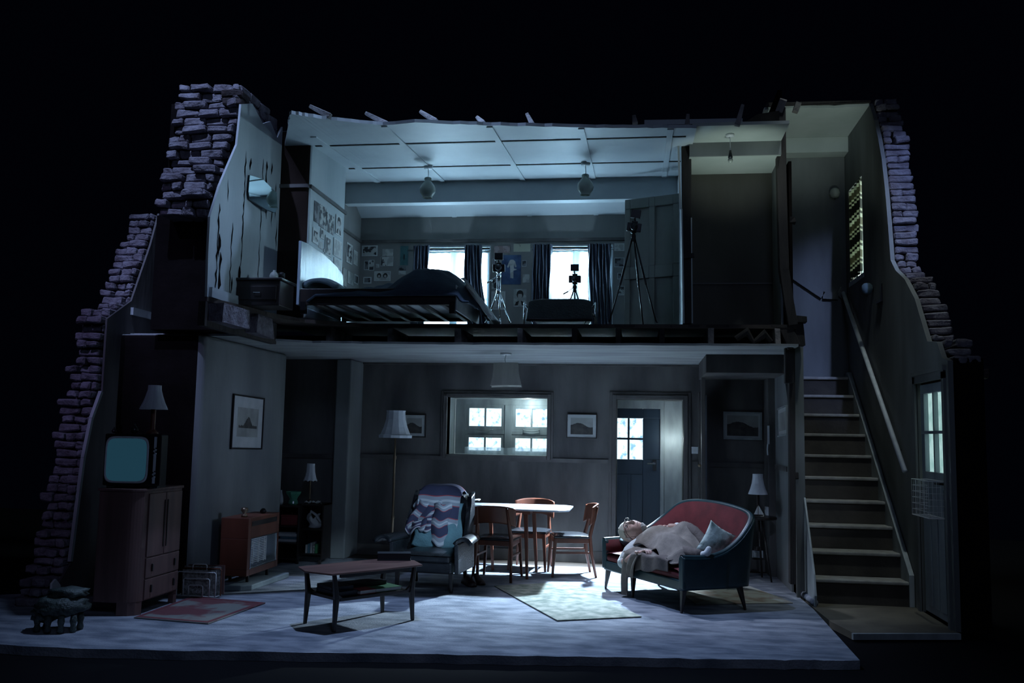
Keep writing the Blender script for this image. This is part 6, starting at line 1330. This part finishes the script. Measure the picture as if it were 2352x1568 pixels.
# head
Cd = V(-.72, -.66, -.16).normalized(); Fd = V(.46, -.42, .78); Fd = (Fd-Cd*Fd.dot(Cd)).normalized(); Rd = Cd.cross(Fd).normalized()
HS = 1.16
def headpt(r, f, u): return HC+(Rd*r+Fd*f+Cd*u)*HS
b2 = bmesh.new(); bmesh.ops.create_icosphere(b2, subdivisions=5, radius=1)
def gz(x, z, cx, cz, sx, sz): return math.exp(-((x-cx)/sx)**2-((z-cz)/sz)**2)
for v in b2.verts:
    n = v.co.copy(); x, y, z = n.x*.076, n.y*.092, n.z*.118          # x right, y face, z crown
    if z < 0: x *= 1-.30*(z/-.118)**1.6; y *= 1-.10*(z/-.118)
    if y > 0:
        ay = abs(x)
        y += .010*gz(ay, z, .0, -.092, .022, .020)                      # chin
        y += .006*gz(ay, z, .0, .034, .055, .012)                       # brow
        y -= .012*gz(ay, z, .031, .012, .016, .013)                     # sockets
        y += .007*gz(ay, z, .031, .010, .012, .006)                     # lids
        y += .006*gz(ay, z, .040, -.022, .020, .022)                    # cheeks
        nz = max(0., 1-abs(z+.008)/.034); y += (.010+.020*max(0, min(1, (.024-z)/.050)))*math.exp(-(ay/.0085)**2)*(1 if -.034 < z < .030 else math.exp(-((min(abs(z+.034), abs(z-.03)))/.005)**2))
        y += .005*gz(ay, z, .011, -.028, .007, .007)                    # nostrils
        y += .006*gz(ay, z, 0, -.052, .022, .0055)-.004*gz(ay, z, 0, -.0585, .024, .0022)+.006*gz(ay, z, 0, -.065, .019, .0055)
    v.co = headpt(x, y, z)
me = bpy.data.meshes.new('t'); b2.to_mesh(me); b2.free(); bmb.from_mesh(me); bpy.data.meshes.remove(me)
for s in (-1, 1):
    b2 = bmesh.new(); bmesh.ops.create_icosphere(b2, subdivisions=3, radius=1)
    for v in b2.verts: v.co = headpt(s*(.076+v.co.x*.009), -.008+v.co.y*.017, -.004+v.co.z*.031)
    me = bpy.data.meshes.new('t'); b2.to_mesh(me); b2.free(); bmb.from_mesh(me); bpy.data.meshes.remove(me)
bo = ob('body', bmb, 'skin', per, smooth=True); k = bo.modifiers.new('remesh', 'REMESH'); k.mode = 'VOXEL'; k.voxel_size = .0042; k.use_smooth_shade = True
k = bo.modifiers.new('smooth', 'SMOOTH'); k.factor = .5; k.iterations = 2
# cap, hair, beard, closed-eye lines, glasses
def shell(name, m, test, grow, parent=None, nz=.0, sub=5):
    b2 = bmesh.new(); bmesh.ops.create_icosphere(b2, subdivisions=sub, radius=1)
    dl = [v for v in b2.verts if not test(v.co.x*.076, v.co.y*.092, v.co.z*.118)]; bmesh.ops.delete(b2, geom=dl, context='VERTS')
    for v in b2.verts:
        n = v.co.copy(); g = 1+grow+nz*noise.noise(n*9); x, y, z = n.x*.076*g, n.y*.092*g, n.z*.118*g
        if z < 0: x *= 1-.30*(min(.118, -z)/.118)**1.6; y *= 1-.10*(-z/.118)
        if z < -.07 and y > 0: y += .010*math.exp(-(x/.03)**2)
        v.co = headpt(x, y, z)
    return ob(name, b2, m, parent or per, smooth=True, solid=.005)
shell('knit_cap', 'cap', lambda x, y, z: z > .042+.25*max(0, y)*.5-.35*max(0, -y), .07, nz=.05)
shell('hair', 'hair', lambda x, y, z: y < .005 and -.07 < z < .06 and abs(x) > .02, .05, nz=.08)
shell('beard', 'hair', lambda x, y, z: z < -.045 and y > -.02 and not (abs(x) < .024 and -.072 < z < -.044 and y > .04) and z < -.05-.0*x and z < -.082+.0*x and z > -.2, .02, nz=.06)
bm = BM()
for s in (-1, 1): tube(bm, [headpt(s*(.031+q), .0855-abs(q)*.30, .006-.004*math.cos(q*110)) for q in (-.014, -.007, 0, .007, .014)], .0013, 5)
tube(bm, [headpt(q, .094-abs(q)*.5, -.0585) for q in (-.022, -.011, 0, .011, .022)], .0015, 5)
ob('closed_lids', bm, 'trousers', per)
gl = thing('spectacles', 'dark-rimmed spectacles pushed up on the brow of the sleeping person', 'glasses', SO, SA)
bm = BM(); up = .030
for s in (-1, 1): tube(bm, [headpt(s*.034+.024*math.cos(q), .108-.010*abs(s*.034+.024*math.cos(q))/.05, .014+up*.6+.018*math.sin(q)) for q in [2*PI*k/20 for k in range(20)]], .0028, 6, closed=True)
tube(bm, [headpt(-.010, .108, .034), headpt(0, .112, .038), headpt(.010, .108, .034)], .0026, 6)
for s in (-1, 1): tube(bm, [headpt(s*.058, .100, .036), headpt(s*.083, .06, .030), headpt(s*.086, .0, .010), headpt(s*.084, -.02, -.006)], .0024, 6)
ob('spectacle_frame', bm, 'blackmetal', gl, smooth=True)
bm = BM()
for s in (-1, 1): bm.faces.new([bm.verts.new(headpt(s*.034+.022*math.cos(q), .107-.010*abs(s*.034+.022*math.cos(q))/.05, .032+.0165*math.sin(q))) for q in [2*PI*k/16 for k in range(16)]])
ob('lenses', bm, 'pane', gl)
# shirt with rolled sleeves, scarf, trousers, sock
nodes = []; edges = []
c0 = nd(CH_.lerp(PE, .8), .115, .10); c1 = nd(CH_.lerp(PE, .4), .12, .10); c2 = nd(CH_, .125, .105); c3 = nd(CH_.lerp(NK, .45), .085, .075)
edges += [(c0, c1), (c1, c2), (c2, c3)]
for sh_, el, wr, kk in ((SN, EN, WN, .30), (SF, EF, WF, .62)):
    s1 = nd(CH_.lerp(sh_, .72), .075); s2 = nd(sh_.lerp(el, .3), .066); s25 = nd(sh_.lerp(el, .7), .060); s3 = nd(el, .058); s4 = nd(el.lerp(wr, kk), .056)
    edges += [(c2, s1), (s1, s2), (s2, s25), (s25, s3), (s3, s4)]
sh = skin('shirt', nodes, edges, 'shirt', per); tx = bpy.data.textures.new('cloth_folds', 'CLOUDS'); tx.noise_scale = .07
k = sh.modifiers.new('folds', 'DISPLACE'); k.texture = tx; k.strength = .022; k.mid_level = .5
bm = BM(); N_ = 14
nkc = NK.lerp(CH_, .35)
axn = (CH_-NK).normalized(); r1 = axn.orthogonal().normalized(); r2 = axn.cross(r1)
tube(bm, [nkc+(r1*math.cos(q)+r2*math.sin(q))*.068+axn*.012*math.sin(3*q) for q in [2*PI*k/22 for k in range(22)]], .021, 8, closed=True)
tube(bm, [sp(1487, 1247, .12), sp(1495, 1243, .14), sp(1503, 1238, .18), sp(1510, 1234, .22)], [.012, .020, .018, .010], 8)
tube(bm, [sp(1478, 1248, .10), sp(1484, 1240, .14), sp(1492, 1234, .18)], [.010, .017, .010], 8); ob('neck_scarf', bm, 'cap', per, smooth=True)
HL, HR = PE+V(.02, .07, .0), PE+V(.02, -.08, -.01)
K1 = sp(1580, 1207, .44); A1 = V(1.13, .50, .47); K2 = V(.98, .16, .475); A2 = sp(1612, 1273, .22)
nodes = []; edges = []
p0 = nd(PE, .11, .10); q1 = nd(HL.lerp(K1, .35), .082); q2 = nd(K1, .056); q3 = nd(K1.lerp(A1, .4), .056); q4 = nd(A1, .042); q5 = nd(HR.lerp(K2, .4), .075); q6 = nd(K2, .058); q7 = nd(K2.lerp(A2, .4), .056); q8 = nd(A2, .045)
edges = [(p0, q1), (q1, q2), (q2, q3), (q3, q4), (p0, q5), (q5, q6), (q6, q7), (q7, q8)]
tr = skin('trousers', nodes, edges, 'trousers', per); k = tr.modifiers.new('folds', 'DISPLACE'); k.texture = tx; k.strength = .02; k.mid_level = .5
ad = (A2-K2).normalized()
skin('sock', [(*(A2-ad*.01), .036, .036), (*(A2+ad*.05), .038, .036), (*(A2+ad*.065+V(-.01, .02, .035)), .032, .032), (*(A2+ad*.075+V(-.02, .03, .075)), .026, .022)], [(0, 1), (1, 2), (2, 3)], 'shirt', per)
# coat spread over the body, one tail falling to the floor
ct_ = thing('overcoat', 'grey-brown wool overcoat spread over the sleeper, one tail reaching the floor', 'coat', SO, SA)
def hgt(x, y):
    z = .43
    z = max(z, .405+.205*math.exp(-((x-.56)/.24)**2-((y-.28)/.22)**2))
    z += .225*math.exp(-((x-K1.x)/(.13 if x < K1.x else .19))**2-((y-K1.y)/.17)**2)
    z += .13*math.exp(-((x-.95)/.20)**2-((y-.17)/.12)**2)
    a = math.atan2(y-K1.y, x-K1.x); r_ = math.hypot(y-K1.y, x-K1.x)
    return z+.075*r_*(abs(math.sin(a*3.5+.6))**1.5)*(1 if r_ < .35 else max(0, 1.7-2*r_))
def coatf(u, v):
    x0 = .40+.10*(1-v)*0; x = .40+.88*u*(1-.10*v)+.05*v; y = .66-.62*v+.05*math.sin(u*5)*v
    z = hgt(x, y)+.018+.012*math.sin(u*16+v*5)*(v)+.009*math.sin(v*13+u*7)+.010*noise.noise(V(x*9, y*9, 2))
    if v > .86: z -= (v-.86)*.42*(1-.4*u)
    if u > .9: z -= (u-.9)*.9
    return (x, y, max(z, .395))
bm = BM(); sheet(bm, coatf, 60, 46); ob('coat_body', bm, 'coat', ct_, smooth=True, solid=.010)
def tailf(u, v):
    if v < .25: q = v/.25; base = V(.46+.34*u, .14-.16*q, .475-.06*q)
    else:
        q = (v-.25)/.75; w_ = .30-.10*q; base = V(.47-.01*q+w_*u+.0*q, -.035-.02*math.sin(q*3), .415-(.395 if u < .45 else .22+.16*max(0, 1-(u-.45)/.1))*q)
    base.y += .018*math.sin(u*17+v*2)*min(1, v*3); base.z += .004*math.sin(u*9)
    return (base.x, base.y, max(.012, base.z))
bm = BM(); sheet(bm, tailf, 36, 34); ob('coat_tail', bm, 'coat', ct_, smooth=True, solid=.010)
def linf(u, v): q = max(0, v-.35)/.65; return (.68+.52*u, .14-.17*min(1, v/.35)+.012*math.sin(u*15), .44-.03*v-.15*q*(1-.5*u)+.01*math.sin(u*11))
bm = BM(); sheet(bm, linf, 30, 18); ob('coat_lining', bm, 'trousers', ct_, smooth=True, solid=.008)

# ================================================================== LAMP TABLE BEHIND THE SOFA
lt = thing('tripod_table', 'spindly dark three-legged side table in the right alcove', 'side table', (1.24, 10.15, 0))
bm = BM(); lathe(bm, [(.20, .63), (.205, .64), (.205, .655), (.19, .66)], seg=30); ob('tabletop', bm, 'darkwood', lt, bevel=.003)
for a in (-.9, 1.2, 3.3): bm = BM(); tube(bm, [(.07*math.cos(a), .07*math.sin(a), .63), (.20*math.cos(a), .20*math.sin(a), .0)], [.014, .009], 8); ob('leg', bm, 'darkwood', lt, smooth=True)
bm = BM(); lathe(bm, [(.03, .30), (.035, .32), (.03, .34)], seg=12); ob('hub', bm, 'darkwood', lt)
table_lamp('table_lamp', 'dark-stemmed lamp with bright waisted shade behind the right end of the sofa', (1.26, 10.2, .661), .44, .052, .100, .215, .014, 'shadew', 'darkwood', pan=0)
sb = thing('model_boat', 'small model sailing boat with white sails under the alcove lamp', 'model boat', (1.235, 9.99, .661))
bm = BM(); prism(bm, [(-.05, -.012, .004), (.05, -.012, .004), (.065, 0, .022), (-.06, 0, .022)], (0, .024, 0)); ob('hull', bm, 'darkwood', sb, bevel=.002)
bm = BM(); tube(bm, [(0, 0, .01), (0, 0, .135)], .002, 6); ob('mast', bm, 'brass', sb)
bm = BM(); prism(bm, [(.003, 0, .028), (.058, 0, .028), (.003, 0, .125)], (0, .002, 0)); ob('mainsail', bm, 'paper', sb)
bm = BM(); prism(bm, [(-.003, 0, .028), (-.045, 0, .028), (-.003, 0, .118)], (0, .002, 0)); ob('jib_sail', bm, 'paper', sb)
bm = BM(); q = py(1700, 1166, 9.98)
for k in range(7): a = k*.9; tube(bm, [(1.09+.02*math.cos(a), 10.02+.02*math.sin(a), .662), (1.09+.05*math.cos(a), 10.02+.05*math.sin(a), .70+.006*k), (1.09+.03*math.cos(a+1), 10.02+.03*math.sin(a+1), .735)], .0025, 5)
tag(ob('dried_flowers', bm, 'redwood', smooth=True), 'wiry reddish dried flowers just above the sofa back', 'dried flowers')
# broken skirting roll between the carpet and stairs
bm = BM(); tube(bm, [pz(1846, 1372)+V(0, 0, .03), pz(1872, 1392)+V(0, 0, .03)], .03, 10); tag(ob('rolled_carpet', bm, 'carpet', smooth=True), 'short grey roll of torn carpet at the foot of the stair cheek', 'carpet roll')
